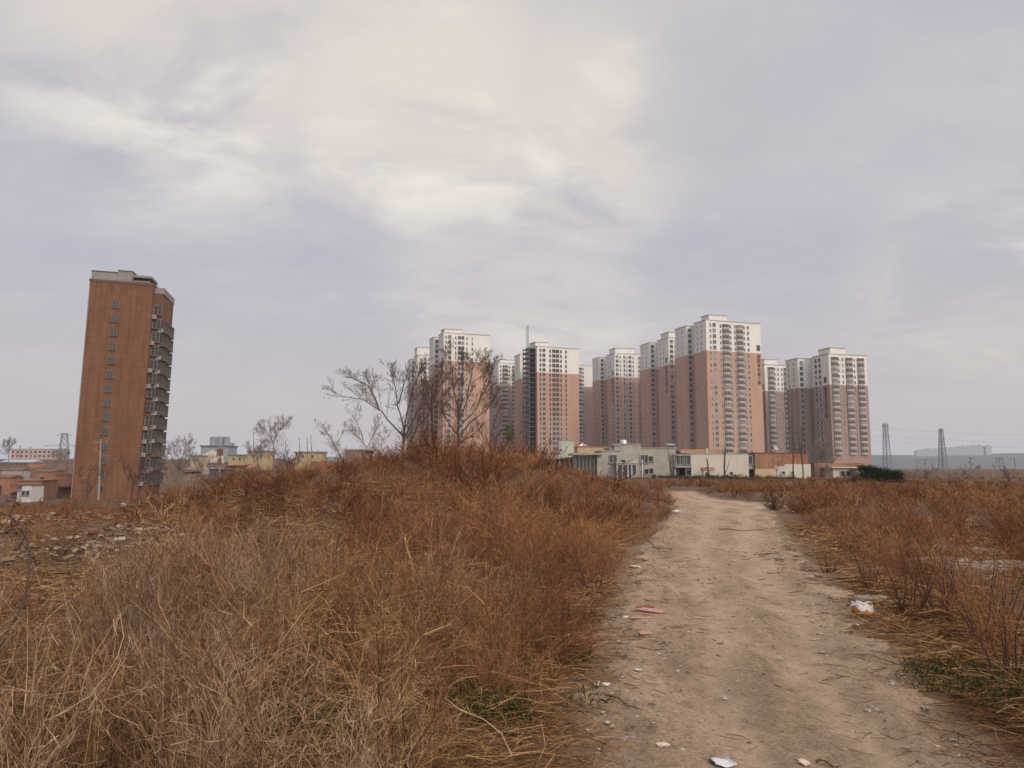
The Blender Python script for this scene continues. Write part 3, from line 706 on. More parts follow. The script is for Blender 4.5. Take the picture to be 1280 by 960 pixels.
# low house at the right
r, w, h = house('flat_roofed_house', 1041, 1069, 137, 585, 'low white house with projecting flat roof under the outermost tower', 'house', base=-.4)
MB().box(0, w, 0, 7, 0, h).build('wall', [WHITEW], r); MB().box(-.4, w + .2, -.6, 7, h, h + .2).build('roof', [mat('pale_slab', (.5, .46, .40), .9)], r)
for q in (.42, .68): link('window', hs, r, (w * q, -.01, h * .42))
MB().box(-1.5, w + 3.4, 4.2, 10, .0, h + .9).build('rear_wall', [BRICKO], r)
r, w, h = house('cement_outhouse', 1069.6, 1088, 135, 586.5, 'small cement outhouse joined to the low white house', 'outhouse', base=-.4)
MB().box(0, w, 0, 5, 0, h).build('wall', [mat('brown_cement', (.28, .24, .20), .9)], r); MB().box(-.1, w + .1, -.3, 5, h, h + .15).build('roof', [CONC], r)
link('window', window_mesh(.9, .9, GLASS, 1, MATS['grey_frame']), r, (w * .5, -.01, h * .40))
# small tiled brick kiosk by the white house
kp = at(884, 590, 127)
t = empty('kiosk', (kp.x - .6, 127, gz(kp.x, 127) - .1), 0, 'small red and white hut at the foot of the whitewashed wall', 'hut')
MB().box(0, 1.8, 0, 1.4, 0, 1.3).build('wall', [WHITEW], t); MB().prism([(-.2, 1.3), (.7, 1.75), (1.6, 1.3)], -.15, 1.95).build('roof', [BRICK], t)
MB().box(.3, .9, -.03, -.001, .2, .9).build('hatch', [HOLLOW], t)

# ------------------------------------------------------------------ far buildings, left side
GRP = 'distant buildings beyond the valley'
r, w, h = house('pink_apartments', 12, 74, 560, 562, 'long pink four storey apartment building across the valley', 'apartment building', group=GRP)
PW = mat('salmon_render', (.48, .30, .24), .9, .1, .2)
MB().box(0, w, 0, 12, 0, h).build('wall', [PW], r); MB().box(-.3, w + .3, -.4, 12.3, h, h + .6).build('roof', [GREYTOP], r)
wm_ = window_mesh(1.8, 1.5, GLASS, 0)
for k in range(4):
    for q in range(11): link('window', wm_, r, (1.8 + q * (w - 3.4) / 10, 0, h - 2.4 - k * 3.0))
r, w, h = house('blue_roofed_shed', 2, 41, 380, 574.5, 'long shed with pale blue sheet roof across the valley', 'shed', group=GRP)
MB().box(0, w, 0, 8, 0, h - 1.2).build('wall', [mat('shed_wall', (.25, .18, .13), .9)], r)
MB().prism([(-.8, h - 1.3), (4, h), (8.8, h - 1.3)], -.5, w + .5).build('roof', [mat('blue_sheet', (.33, .38, .42), .5, .1)], r)
m = MB()
for k in range(5): m.box(w * (.3 + .14 * k), w * (.3 + .14 * k) + 1.0, -.08, -.001, 0, h - 1.9)
m.build('openings', [HOLLOW], r)
def lowwall(px0, px1, d, yt, label, m_, name='boundary_wall', t=.5):
    a = at(px0, yt, d); b = at(px1, yt, d); z0 = min(gz(a.x, d), gz(b.x, d)) - 1
    o = MB().box(0, b.x - a.x, 0, t, 0, a.z - z0).build(name, [m_], None, (a.x, d, z0))
    return tag(o, label, 'wall')
lowwall(35, 57, 330, 579.5, 'red brick wall beside the blue roofed shed', BRICK)
lowwall(57, 91, 320, 579.0, 'brown earth retaining wall below the pylon', mat('earth_face', (.17, .12, .085), .95, .3, .3))
r, w, h = house('brick_hut', 70, 90, 175, 594, 'small brick hut with dark open front against the brown tower', 'hut', group='huts in the valley')
MB().box(0, w, 1.4, 5, 0, h).box(0, w, 0, 1.4, h * .55, h).build('wall', [BRICK], r); MB().box(-.2, w + .2, -.5, 5.2, h * .5, h * .55).box(-.2, w + .1, -.1, 5.2, h, h + .15).build('roof', [MATS['dark_slab']], r)
r, w, h = house('white_hut', 17, 41, 150, 607, 'little white hut with two dark windows down in the valley', 'hut', group='huts in the valley')
MB().box(w * .5, w, 0, 4, 0, h).box(0, w * .5, 1.6, 4, 0, h).build('wall', [mat('hut_white', (.5, .47, .43), .9, .1)], r); MB().box(-.4, w * .62, -.3, 4, h, h + .2).box(w * .62, w + .2, -.1, 4.1, h + .004, h + .14).build('roof', [MATS['dark_slab']], r)
for q in (.64, .82): link('window', hs, r, (w * q, -.01, h * .5))
for px0, px1, d, yt, lab, mm in ((-6, 14, 190, 597, 'brown brick hut at the far end of the valley huts', BRICK), (44, 68, 240, 589.5, 'long low brick hut above the rubble slope', BRICKO), (2, 26, 250, 588, 'grey roofed hut under the blue roofed shed', CONC)):
    r, w, h = house('valley_hut', px0, px1, d, yt, lab, 'hut', group='huts in the valley')
    MB().box(0, w, 0, 5, 0, h).build('wall', [mm], r); MB().prism([(-.3, h), (2.5, h + .7), (5.3, h)], -.2, w + .2).build('roof', [MATS['dark_slab']], r)
    MB().box(w * .3, w * .5, -.03, -.001, 0, h * .6).build('door', [HOLLOW], r)
r, w, h = house('brick_cottage', 24, 53, 165, 601, 'flat brick cottage behind the little white hut', 'cottage', group='huts in the valley')
MB().box(0, w, 0, 6, 0, h).build('wall', [BRICKO], r); MB().box(-.2, w + .2, -.3, 6.2, h, h + .18).build('roof', [BRICK], r)

# middle distance, between the brown tower and the bare trees
YEL = mat('yellow_render', (.39, .30, .17), .9, .1, .4)
r, w, h = house('works_building', 250, 284, 420, 558.5, 'grey works building with three roof tanks and pale gable', 'works building', group=GRP)
SHEET = mat('grey_sheet', (.24, .26, .275), .6, .12, .3)
MB().box(0, w, 0, 14, 0, h).build('wall', [SHEET], r); MB().box(-.4, w + .4, -.5, 14.4, h, h + .8).build('roof', [mat('dark_sheet', (.10, .115, .125), .6)], r)
for k, q in enumerate((.32, .58, .82)): MB().lathe([(1.7, 0), (1.7, 4.6), (1.3, 5.0)], sides=16).build('roof_tank', [SHEET], r, (w * q, 5, h + .8), smooth=False)
MB().prism([(0, 0), (0, h * .45), (0, h * .45)], 0, .01).build('footing', [SHEET], r)
gm = MB(); n0 = [(-.5, -2.0, 0), (w * .9, -2.0, 0), (w * .9, -2.0, h * .38), (w * .46, -2.0, h * .80), (-.5, -2.0, h * .38)]
gm.poly(n0); gm.poly([(x, -.05, z) for x, _, z in reversed(n0)]); gm.box(-.8, w * .93, -2.1, -.06, h * .37, h * .40)
gm.build('gable', [mat('cream_gable', (.55, .47, .38), .9)], r)
r, w, h = house('striped_tower_block', 278.5, 288, 440, 554, 'grey banded office block behind the works building', 'office block', group=GRP)
MB().box(0, w, 0, 5, 0, h).build('wall', [mat('lilac_grey', (.27, .27, .31), .8)], r)
m = MB()
for k in range(7): m.box(.2, w - .2, -.08, -.001, h - 1.9 - k * 2.2, h - .9 - k * 2.2)
m.build('window_band', [mat('pale_band', (.50, .50, .52), .6)], r); MB().box(-.1, w + .1, -.1, 5.1, h, h + .3).build('roof', [GREYTOP], r)
for px0, px1, d, yt, lab in ((238, 250, 300, 570.5, 'small yellow house left of the works building'), (285, 307, 290, 569.5, 'plain yellow house with one window right of the works building'),
                             (309, 335, 260, 565.0, 'yellow house with grey roof slab behind red brush'), (368, 402, 270, 566.0, 'wide yellow house beneath the thin poplars')):
    r, w, h = house('yellow_house', px0, px1, d, yt, lab, 'house', group='yellow houses beyond the brush')
    MB().box(0, w, 0, 7, 0, h).build('wall', [YEL], r); MB().box(-.3, w + .3, -.4, 7.3, h, h + .45).build('roof', [mat('slate_slab', (.17, .17, .16), .8)], r)
    for q in (.3, .66): link('window', hs, r, (w * q, -.01, h - 1.6))
r, w, h = house('block_house', 430, 456, 84, 563, 'square cement block building behind the left end of the mound', 'outbuilding', group=GRP)
MB().box(0, w, 0, 5, 0, h).build('wall', [mat('block_cement', (.23, .19, .16), .92, .2, 1.2)], r); MB().box(-.12, w + .5, -.15, 5.1, h, h + .16).build('roof', [CONC], r)
lowwall(388, 432, 92, 576.5, 'low red brick wall with dark coping beside the cement block building', BRICK)
r, w, h = house('blue_shed', 262, 279, 118, 586, 'small bright blue metal shed in the scrub', 'shed', group='huts in the valley')
MB().box(0, w, 0, 2.5, 0, h).build('wall', [mat('blue_paint', (.055, .085, .16), .6, .15)], r); MB().box(-.15, w + .15, -.3, 2.7, h, h + .1).build('roof', [MATS['blue_sheet']], r)
for px0, px1, d, yt, lab, mm in ((228, 262, 125, 584, 'brown grey rubble stone hut left of the blue shed', mat('rubble_wall', (.22, .165, .125), .95, .35, 1.5)), (284, 318, 130, 579.5, 'collapsed brick hut right of the blue shed', BRICK)):
    r, w, h = house('ruined_hut', px0, px1, d, yt, lab, 'hut', group='huts in the valley')
    MB().prism([(0, 0), (0, h * .8), (2, h), (4, h * .7), (4, 0)], 0, w).build('wall', [mm], r)
    MB().box(-.2, w * .7, -.4, 4.2, h * .86, h * .93).build('roof', [MATS['dark_slab']], r)
    MB().box(w * .6, w * .8, -.03, -.001, 0, h * .6).build('door', [HOLLOW], r)

# faint tower row on the ridge
FARM = mat('far_render', (.30, .30, .31), .9, .05)
for k in range(13):
    pxa = 1146 + k * 7.0 + (3 if k == 12 else 0); hh = 20 + k * 1.55 + (k % 3) * 1.2
    a = at(pxa, 571, 3100)
    r = empty('distant_tower_block', (a.x, 3100, 47), 0, 'faint hazy tower block in the row along the far ridge', 'tower block', 'hazy tower blocks on the far ridge')
    MB().box(0, 22.43, (k % 2) * .8, 18, 0, hh + 4).build('wall', [FARM], r)
    MB().box(7, 15, 4, 12, hh + 4, hh + 8).build('roof_house', [FARM], r)

# ------------------------------------------------------------------ pylons, poles, wires
def lattice(name, px, yt, yb, d, wb, wt, label, arms=(), group='lattice pylons', cat='pylon', r_=.11):
    t = at(px, yt, d); z0 = at(px, yb, d).z; H = t.z - z0
    root = empty(name, (t.x, d, z0), rad(20), label, cat, group)
    m = MB()
    def wd(z): return wb + (wt - wb) * z / H
    for sx in (-1, 1):
        for sy in (-1, 1): m.tube([(sx * wb / 2, sy * wb / 2, 0), (sx * wt / 2, sy * wt / 2, H)], r_ * 1.25, 4)
    z = 0
    while z < H - .5:
        s = max(1.2, wd(z) * .9); z2 = min(H, z + s); a, b = wd(z) / 2, wd(z2) / 2
        for f in (lambda u, v: (u, v), lambda u, v: (v, u)):
            for sg in (-1, 1):
                p1 = (*f(-a, sg * a), z); p2 = (*f(b, sg * b), z2); p3 = (*f(a, sg * a), z); p4 = (*f(-b, sg * b), z2)
                m.tube([p1, p2], r_ * .75, 3); m.tube([p3, p4], r_ * .75, 3); m.tube([p4, p2], r_ * .75, 3)
        z = z2
    m.build('mast', [STEEL], root)
    for fz, half in arms:
        zz = fz * H; m = MB()
        for sg in (-1, 1):
            w = wd(zz) / 2
            m.tube([(sg * w, 0, zz), (sg * half, 0, zz + .1)], r_, 4); m.tube([(sg * w, 0, zz + 1.3), (sg * half, 0, zz + .1)], r_ * .8, 4); m.tube([(sg * half, 0, zz + .1), (sg * half, 0, zz - .9)], r_ * .7, 4)
        m.build('cross_arm', [STEEL], root)
    return root
lattice('pylon', 1106.5, 530, 592, 330, 2.5, 1.2, 'narrow grey pylon next to the outermost tower', ((.97, 1.6), (.74, 1.4)))
lattice('pylon', 1176, 536, 602, 330, 2.9, 1.0, 'narrow grey pylon standing before the faint tower row', ((.96, 1.2), (.76, 1.3)))
lattice('pylon', 81, 541.5, 582, 560, 7.5, 3.2, 'broad pylon with long cross arms above the pink apartment building', ((.94, 4.5), (.60, 12.5)), r_=.2)
lattice('pylon', 1156, 574, 600, 420, 2.4, 6.6, 'low forked pylon widening upward among the bare shrubs', ((.93, 8),), r_=.08)
lattice('pylon', 1249, 572, 600, 300, 3.0, 1.6, 'short lattice frame beside the power pole', ((.93, 2.0),), r_=.08)
def wires():
    pts = [(1090, 545), (1107, 543.5), (1176, 548.5), (1282, 552.5), (1420, 550)]
    for off, zz in ((0, 0), (6.5, 0), (-9, 0)):
        m = MB(); line = []
        for (xa, ya), (xb, yb) in zip(pts, pts[1:]):
            for k in range(8):
                t = k / 8; line.append(at(xa + (xb - xa) * t, ya + (yb - ya) * t + off + 1.6 * 4 * t * (1 - t), 329.5))
        m.tube(line, .036, 4)
        lab = {0: 'middle', 6.5: 'lowest', -9: 'highest'}[off]
        tag(m.build('power_line', [STEEL]), '%s thin power line strung between the two narrow pylons' % lab, 'power line', 'power lines between the pylons')
wires()
WOODP = mat('pole_concrete', (.27, .22, .175), .9, .15)
def pole(px, yt, yb, d, label, arm=1.0, rad_=.14, lean=0., drum=False):
    t = at(px, yt, d); b = at(px + lean, yb, d); H = t.z - b.z
    root = empty('utility_pole', b, 0, label, 'utility pole', 'utility poles')
    dx = t.x - b.x
    MB().tube([(0, 0, 0), (dx, 0, H)], [rad_ * 1.25, rad_ * .8], 8).build('pole', [WOODP], root)
    m = MB().box(dx - arm, dx + arm, -.06, .06, H - .55, H - .43)
    m.build('cross_arm', [STEEL], root)
    for q in (-.9, 0, .9): MB().tube([(dx + q * arm, 0, H - .43), (dx + q * arm, 0, H - .2)], [.05, .03], 6).build('insulator', [mat('porcelain', (.35, .33, .3), .3)], root)
    if drum: MB().box(dx - .35, dx + .35, -.3, .3, H - 1.9, H - .9).box(dx - .22, dx + .22, -.2, .2, H - 3.3, H - 2.3).build('transformer', [mat('rust_box', (.16, .085, .065), .8, .3)], root)
pole(126, 549, 625, 128, 'tall slim pole in front of the brown leaning block', 1.1, .15, -3)
pole(275.5, 553, 604, 112, 'short rusty pole with transformer box near the blue shed', .55, .14, -1, True)
pole(38, 558, 582, 400, 'thin far pole before the pink apartment building', 1.0, .28)
pole(25, 557, 582, 400, 'thin far pole at the end of the pink apartment building', .5, .28)
pole(1268, 571, 606, 180, 'leaning pole at the edge of the right hand scrub', .8, .14, 3)
pole(1242, 578, 612, 120, 'bare black post among the right hand shrubs', .25, .09, -2)

# ------------------------------------------------------------------ bare trees
def tubes_np(lines, sides):
    """lines: list of (pts (k,3), radii (k,)) with equal k"""
    P = np.array([l[0] for l in lines], float); Rr = np.array([l[1] for l in lines], float)
    n, k, _ = P.shape
    T = np.empty_like(P); T[:, 1:-1] = P[:, 2:] - P[:, :-2]; T[:, 0] = P[:, 1] - P[:, 0]; T[:, -1] = P[:, -1] - P[:, -2]
    T /= np.linalg.norm(T, axis=2, keepdims=True) + 1e-9
    ref = np.where(np.abs(T[..., 2:3]) > .9, np.array([1., 0, 0]), np.array([0, 0, 1.]))
    A = np.cross(T, ref); A /= np.linalg.norm(A, axis=2, keepdims=True) + 1e-9; B = np.cross(T, A)
    th = np.arange(sides) * 2 * np.pi / sides
    V = P[:, :, None, :] + Rr[:, :, None, None] * (A[:, :, None, :] * np.cos(th)[None, None, :, None] + B[:, :, None, :] * np.sin(th)[None, None, :, None])
    ix = np.arange(n * k * sides).reshape(n, k, sides)
    q = np.stack([ix[:, :-1, :], np.roll(ix, -1, 2)[:, :-1, :], np.roll(ix, -1, 2)[:, 1:, :], ix[:, 1:, :]], -1).reshape(-1, 4)
    return V.reshape(-1, 3), q
def resample(pts, k):
    pts = np.array(pts, float); s = np.r_[0, np.cumsum(np.linalg.norm(np.diff(pts, axis=0), axis=1))]
    t = np.linspace(0, s[-1], k); return np.stack([np.interp(t, s, pts[:, i]) for i in range(3)], 1)
def sprout(lines, pts, r0, rng, level, depth, spread=.9, up=.35, n=None, lenf=.55, minr=.012):
    """side branches growing from a limb"""
    L = np.linalg.norm(np.diff(pts, axis=0), axis=1).sum()
    n = n or max(3, int(L * 2.2))
    for i in range(n):
        t = rng.uniform(.25, 1.0); k = t * (len(pts) - 1); i0 = min(int(k), len(pts) - 2); f = k - i0
        p0 = pts[i0] * (1 - f) + pts[i0 + 1] * f; d = pts[i0 + 1] - pts[i0]; d /= np.linalg.norm(d) + 1e-9
        v = d + rng.normal(0, spread, 3) * .52; v[2] += up * rng.uniform(0, 1.1); v /= np.linalg.norm(v)
        ln = L * lenf * rng.uniform(.5, 1.15) * (1.12 - .72 * t)
        q = [p0]; w = v.copy()
        for s in range(4):
            w = w + rng.normal(0, .11, 3); w[2] += up * .10; w /= np.linalg.norm(w); q.append(q[-1] + w * ln / 4)
        q = np.array(q); rr = max(minr, r0 * (1 - .6 * t) * .46)
        lines.append((q, np.linspace(rr, max(minr * .6, rr * .35), 5)))
        if level < depth: sprout(lines, q, rr, rng, level + 1, depth, spread, up, max(5, min(11, int(ln * 6))) if level < 2 else 5, lenf, minr)
def bare_tree(name, limbs, d, label, seed, m_=BARK, depth=3, r=.16, up=.35, group='bare trees', cat='tree', jit=.5, minr=.014, n1=None, lenf=.5):
    """limbs: pixel polylines of trunk and main boughs; the first one starts at the ground"""
    rng = np.random.default_rng(seed)
    b = at(*limbs[0][0], d); base = Vector((b.x, d, gz(b.x, d) - .15))
    root = empty(name, base, 0, label, cat, group)
    main, twigs = [], []
    for i, lb in enumerate(limbs):
        P = []
        dy = 0; sl = rng.uniform(-jit, jit) if i else 0
        for j, (x, y) in enumerate(lb):
            dy = sl * j
            v = at(x, y, d) ; P.append((v.x - base.x, dy, v.z - base.z))
        if i == 0: P[0] = (P[0][0], 0, min(0, P[0][2]))
        P = resample(P, 9); P[1:-1] += rng.normal(0, .03, (7, 3)) * (np.linalg.norm(P[-1] - P[0]) * .25)
        r0 = r * (1 if i == 0 else .46); main.append((P, np.linspace(r0, r0 * (.55 if i == 0 else .18), 9)))
        sprout(twigs, P, r0 * .7, rng, 1, depth, .95, up, n1 if n1 else None, lenf, minr)
    V, q = tubes_np(main, 7); link('trunk', mesh_np('trunk', V, q, m_, None, True), root)
    V, q = tubes_np(twigs, 3); link('crown', mesh_np('crown', V, q, TWIG if m_ is BARK else m_), root)
    return root
bare_tree('bare_tree', [[(503, 600), (504, 560), (505, 535)], [(504, 545), (490, 530), (474, 512), (455, 500), (432, 497), (420, 492)], [(474, 512), (462, 482), (440, 474), (428, 468)], [(505, 538), (498, 505), (495, 480), (488, 458)],
                        [(505, 538), (512, 505), (520, 480), (532, 455)], [(506, 545), (518, 525), (527, 500), (540, 478)], [(508, 562), (522, 535), (540, 515), (548, 490)], [(510, 566), (530, 552), (541, 530)], [(498, 505), (505, 480), (512, 458)]], 62,
          'wide spreading bare tree reaching out over the left of the mound', 3, depth=4, r=.145, minr=.0058, n1=18, lenf=.50)
bare_tree('bare_tree', [[(543, 600), (542, 555), (538, 520), (540, 490)], [(539, 515), (530, 490), (524, 462)], [(540, 500), (550, 475), (556, 452)], [(539, 512), (552, 500), (560, 485)]], 66,
          'slender dark reddish bare tree between the two big bare trees', 4, m_=mat('red_bark', (.085, .045, .036), .95, .3), depth=4, r=.13, minr=.0066, n1=9, lenf=.58)
bare_tree('bare_tree', [[(573, 600), (572, 555), (575, 525), (573, 500)], [(573, 545), (560, 528), (548, 505), (536, 480)], [(575, 525), (568, 490), (566, 462), (560, 440)], [(575, 525), (584, 495), (590, 465), (598, 442)], [(574, 535), (595, 510), (606, 480), (612, 450)], [(574, 545), (585, 530), (605, 515), (622, 490)], [(575, 520), (578, 480), (578, 450)], [(573, 553), (590, 545), (604, 530)], [(600, 500), (614, 470), (620, 450)]], 60,
          'tallest bare tree with upright fan crown before a pink tower', 5, depth=4, r=.14, minr=.0058, n1=17, lenf=.58)
bare_tree('bare_tree', [[(612, 600), (611, 560), (620, 520), (628, 500)], [(612, 560), (602, 525), (606, 500)]], 72, 'thin leafless sapling between tallest bare tree and green tufted tree', 6, depth=3, r=.07, n1=7)
tr = bare_tree('bent_tree', [[(617, 600), (618, 565), (619, 548), (628, 538), (636, 533)], [(618, 568), (632, 557), (646, 548), (652, 540)]], 58, 'bent bare tree holding one bright green tuft of leaves', 8, depth=2, r=.11, n1=4, lenf=.35)
def leaf_clump(parent, c, rx, rz, n, size, m_, seed, name='leaf_tuft'):
    rng = np.random.default_rng(seed)
    v = rng.normal(0, 1, (n, 3)); v /= np.linalg.norm(v, axis=1, keepdims=True); v *= rng.uniform(.35, 1, (n, 1)) ** .6
    P = v * np.array([rx, rx, rz]) + np.array(c)
    a = rng.normal(0, 1, (n, 3)); a /= np.linalg.norm(a, axis=1, keepdims=True); b = np.cross(a, rng.normal(0, 1, (n, 3))); b /= np.linalg.norm(b, axis=1, keepdims=True) + 1e-9
    s = size * rng.uniform(.6, 1.3, (n, 1))
    V = np.stack([P - a * s, P - b * s * .4, P + a * s, P + b * s * .4], 1).reshape(-1, 3)
    return link(name, mesh_np(name, V, np.arange(4 * n).reshape(-1, 4), m_, {'rnd': ('FACE', rng.random(n)), 'tone': ('FACE', np.full(n, .6))}), parent)
GREENL = plant_mat('fresh_green_leaf', [(0, (.045, .085, .018)), (.5, (.085, .14, .03)), (1, (.15, .20, .05))])
tp = at(637, 541, 58); b = tr.location
leaf_clump(tr, (tp.x - b.x, 0, tp.z - b.z), .38, .72, 900, .055, GREENL, 3)

# small far trees
bare_tree('bare_tree', [[(342, 590), (342, 562), (343, 548)], [(343, 555), (333, 540), (326, 530)], [(343, 550), (352, 535), (360, 528)], [(343, 552), (345, 532)]], 150, 'round topped grey bare tree above the yellow houses', 9, BARKGREY, 3, .13, minr=.017, n1=13, lenf=.72)
bare_tree('bare_tree', [[(428, 590), (425, 568), (415, 548), (406, 537)], [(420, 556), (428, 545), (432, 533)], [(412, 545), (402, 540)]], 88, 'slanting pale bare tree beside the cement block building', 10, BARKGREY, 3, .085, minr=.011, n1=11, lenf=.62)
bare_tree('bare_tree', [[(462, 590), (460, 565), (452, 545), (445, 525)], [(458, 560), (470, 540), (474, 525)], [(455, 552), (440, 540), (436, 532)]], 95, 'pale bare tree peeping over the roof of the cement block building', 12, BARKGREY, 3, .085, minr=.011, n1=12, lenf=.62)
bare_tree('bare_tree', [[(322, 594), (322, 578), (318, 560)], [(322, 580), (312, 566), (306, 556)], [(321, 576), (330, 562), (333, 552)]], 110, 'low bare tree before the yellow house with grey roof slab', 13, BARKGREY, 3, .09, minr=.013, n1=14, lenf=.62)
bare_tree('scrub_tree', [[(252, 600), (252, 588), (248, 574)], [(252, 590), (262, 578), (268, 570)], [(252, 590), (244, 582), (240, 574)]], 95, 'low grey scrub tree hiding the small yellow house', 14, BARKGREY, 3, .07, minr=.012, n1=14, lenf=.62)
bare_tree('scrub_tree', [[(362, 592), (362, 580), (360, 570)], [(362, 582), (372, 574), (378, 568)], [(362, 582), (352, 574), (348, 568)]], 100, 'reddish scrub tree between the two larger yellow houses', 15, MATS['red_bark'], 3, .06, minr=.012, n1=14, lenf=.62)
for px, yt, lab, sd_ in ((317, 541, 'thin upright poplar on top of a yellow house', 20), (326, 545, 'thin upright poplar left of the round topped tree', 21), (357, 550, 'lone spindly poplar right of the round topped tree', 22), (374, 546, 'spindly poplar left of the paired poplars', 23), (384, 547, 'first of the paired spindly poplars', 24), (388.5, 543, 'taller one of the paired spindly poplars', 25)):
    bare_tree('poplar', [[(px, 592), (px + .5, 570), (px + .2, yt)]], 190, lab, sd_, BARKGREY, 2, .10, up=1.6, group='spindly poplars', minr=.035, n1=14, lenf=.16)
bare_tree('scrub_tree', [[(222, 606), (222, 590), (224, 575)], [(223, 585), (214, 565), (208, 552)], [(223, 585), (230, 562), (236, 548)], [(222, 590), (206, 578), (196, 566)], [(223, 580), (220, 560), (221, 550)], [(222, 592), (236, 575), (243, 562)]], 100, 'bushy grey brown bare tree right of the leaning brown block', 30, BARKGREY, 3, .10, minr=.012, n1=16, lenf=.6)
bare_tree('scrub_tree', [[(165, 622), (166, 600), (162, 590)], [(165, 606), (155, 590), (150, 575)], [(165, 605), (176, 590), (182, 572)], [(165, 605), (186, 600), (198, 588)]], 90, 'reddish bare scrub tree growing before the brown block', 31, MATS['red_bark'], 3, .06, minr=.011, n1=12, lenf=.6)
bare_tree('scrub_tree', [[(108, 625), (110, 600), (112, 590)], [(109, 610), (100, 598), (98, 585)], [(110, 608), (120, 596), (124, 586)]], 90, 'little scrub tree at the foot of the slim pole', 32, MATS['red_bark'], 3, .05, minr=.011, n1=10, lenf=.6)
bare_tree('bare_tree', [[(11, 580), (11, 562), (12, 552)], [(11, 566), (5, 556), (3, 552)], [(11, 566), (16, 556), (18, 552)]], 380, 'grey bare tree at the end of the pink apartment building', 33, BARKGREY, 3, .2, minr=.035, n1=12, lenf=.65)
bare_tree('bare_tree', [[(78, 590), (77, 577), (76, 566)], [(77, 580), (70, 572), (68, 566)], [(77, 578), (84, 570), (86, 566)]], 400, 'grey bare tree at the foot of the broad pylon', 34, BARKGREY, 3, .2, minr=.035, n1=12, lenf=.65)
# pollards before the houses
bare_tree('pollard_tree', [[(843, 601), (841, 592), (838, 586), (837.5, 577)], [(841, 592), (844, 583), (843.5, 576)], [(838, 584), (836, 572), (834, 564)], [(843.5, 578), (847, 568), (851, 562)]], 118, 'forked pollard tree at the corner of the cement house', 40, BARK, 3, .16, minr=.018, n1=7, lenf=.42, group='pollard trees before the houses')
bare_tree('pollard_tree', [[(886, 600), (885, 585), (883.5, 573)], [(885, 584), (878, 588), (868, 593)]], 118, 'stubby pollard post before the whitewashed wall', 41, BARK, 2, .15, minr=.018, n1=5, lenf=.25, group='pollard trees before the houses')
bare_tree('pollard_tree', [[(904, 607), (905.5, 592), (906, 575), (906, 560)], [(905, 596), (909, 583), (912, 570)], [(906, 570), (903, 560), (902, 556)]], 114, 'two stemmed pollard tree tallest before the whitewashed wall', 42, BARK, 2, .17, minr=.018, n1=4, lenf=.14, group='pollard trees before the houses')
bare_tree('young_tree', [[(991.5, 604), (991.5, 580), (991, 555), (990, 520)]], 116, 'slim upright tree before the red brick house', 43, BARK, 3, .11, up=.9, minr=.018, n1=16, lenf=.22, group='trees before the brick houses')
bare_tree('young_tree', [[(1003.5, 604), (1003, 580), (1002, 560), (1003, 530)], [(1003, 575), (998, 560), (996, 545)]], 116, 'second slim tree at the end of the red brick house', 44, BARK, 3, .10, up=.7, minr=.018, n1=14, lenf=.26, group='trees before the brick houses')
bare_tree('young_tree', [[(971, 600), (971, 585), (973, 570)], [(971, 590), (975, 575), (978, 568)], [(971, 590), (966, 578), (966, 570)]], 120, 'pale branching sapling where the two brick houses meet', 45, BARKGREY, 2, .06, minr=.018, n1=6, group='trees before the brick houses')
for px, yt, lab, s_ in ((1022, 548, 'dense grey brushy tree between the brick house and low white house', 46), (1033, 556, 'second grey brushy tree close to the low white house', 47)):
    bare_tree('young_tree', [[(px, 606), (px, 592), (px + 1, 580)], [(px, 592), (px - 7, 575), (px - 10, 560)], [(px, 592), (px + 8, 575), (px + 11, 562)], [(px, 588), (px - 1, 565), (px, yt)], [(px, 594), (px + 3, 570), (px + 4, 552)], [(px, 594), (px - 4, 570), (px - 5, 552)]], 112, lab, s_, BARKGREY, 3, .08, minr=.012, n1=13, lenf=.5, group='trees before the brick houses')
for px, yt, lab, s_ in ((1164, 583, 'small leafless bush below the forked pylon', 50), (1150, 588, 'thin leafless bush left of the forked pylon', 51), (1214, 578, 'upright leafless bush right of the second narrow pylon', 52), (1130, 590, 'leafless twigs right of the evergreens', 53), (1196, 588, 'sparse leafless bush close to the second narrow pylon', 54), (1262, 585, 'dark leafless bush beside the leaning pole', 55)):
    bare_tree('leafless_bush', [[(px, 612), (px, 603), (px, 597)], [(px, 603), (px - 7, 594), (px - 10, yt + 6)], [(px, 603), (px + 7, 593), (px + 10, yt + 5)], [(px, 603), (px - 1, 592), (px, yt)]], 85, lab, s_, BARKGREY if s_ != 55 else BARK, 3, .045, minr=.010, n1=13, lenf=.6, group='leafless bushes along the right hand scrub', cat='bush')

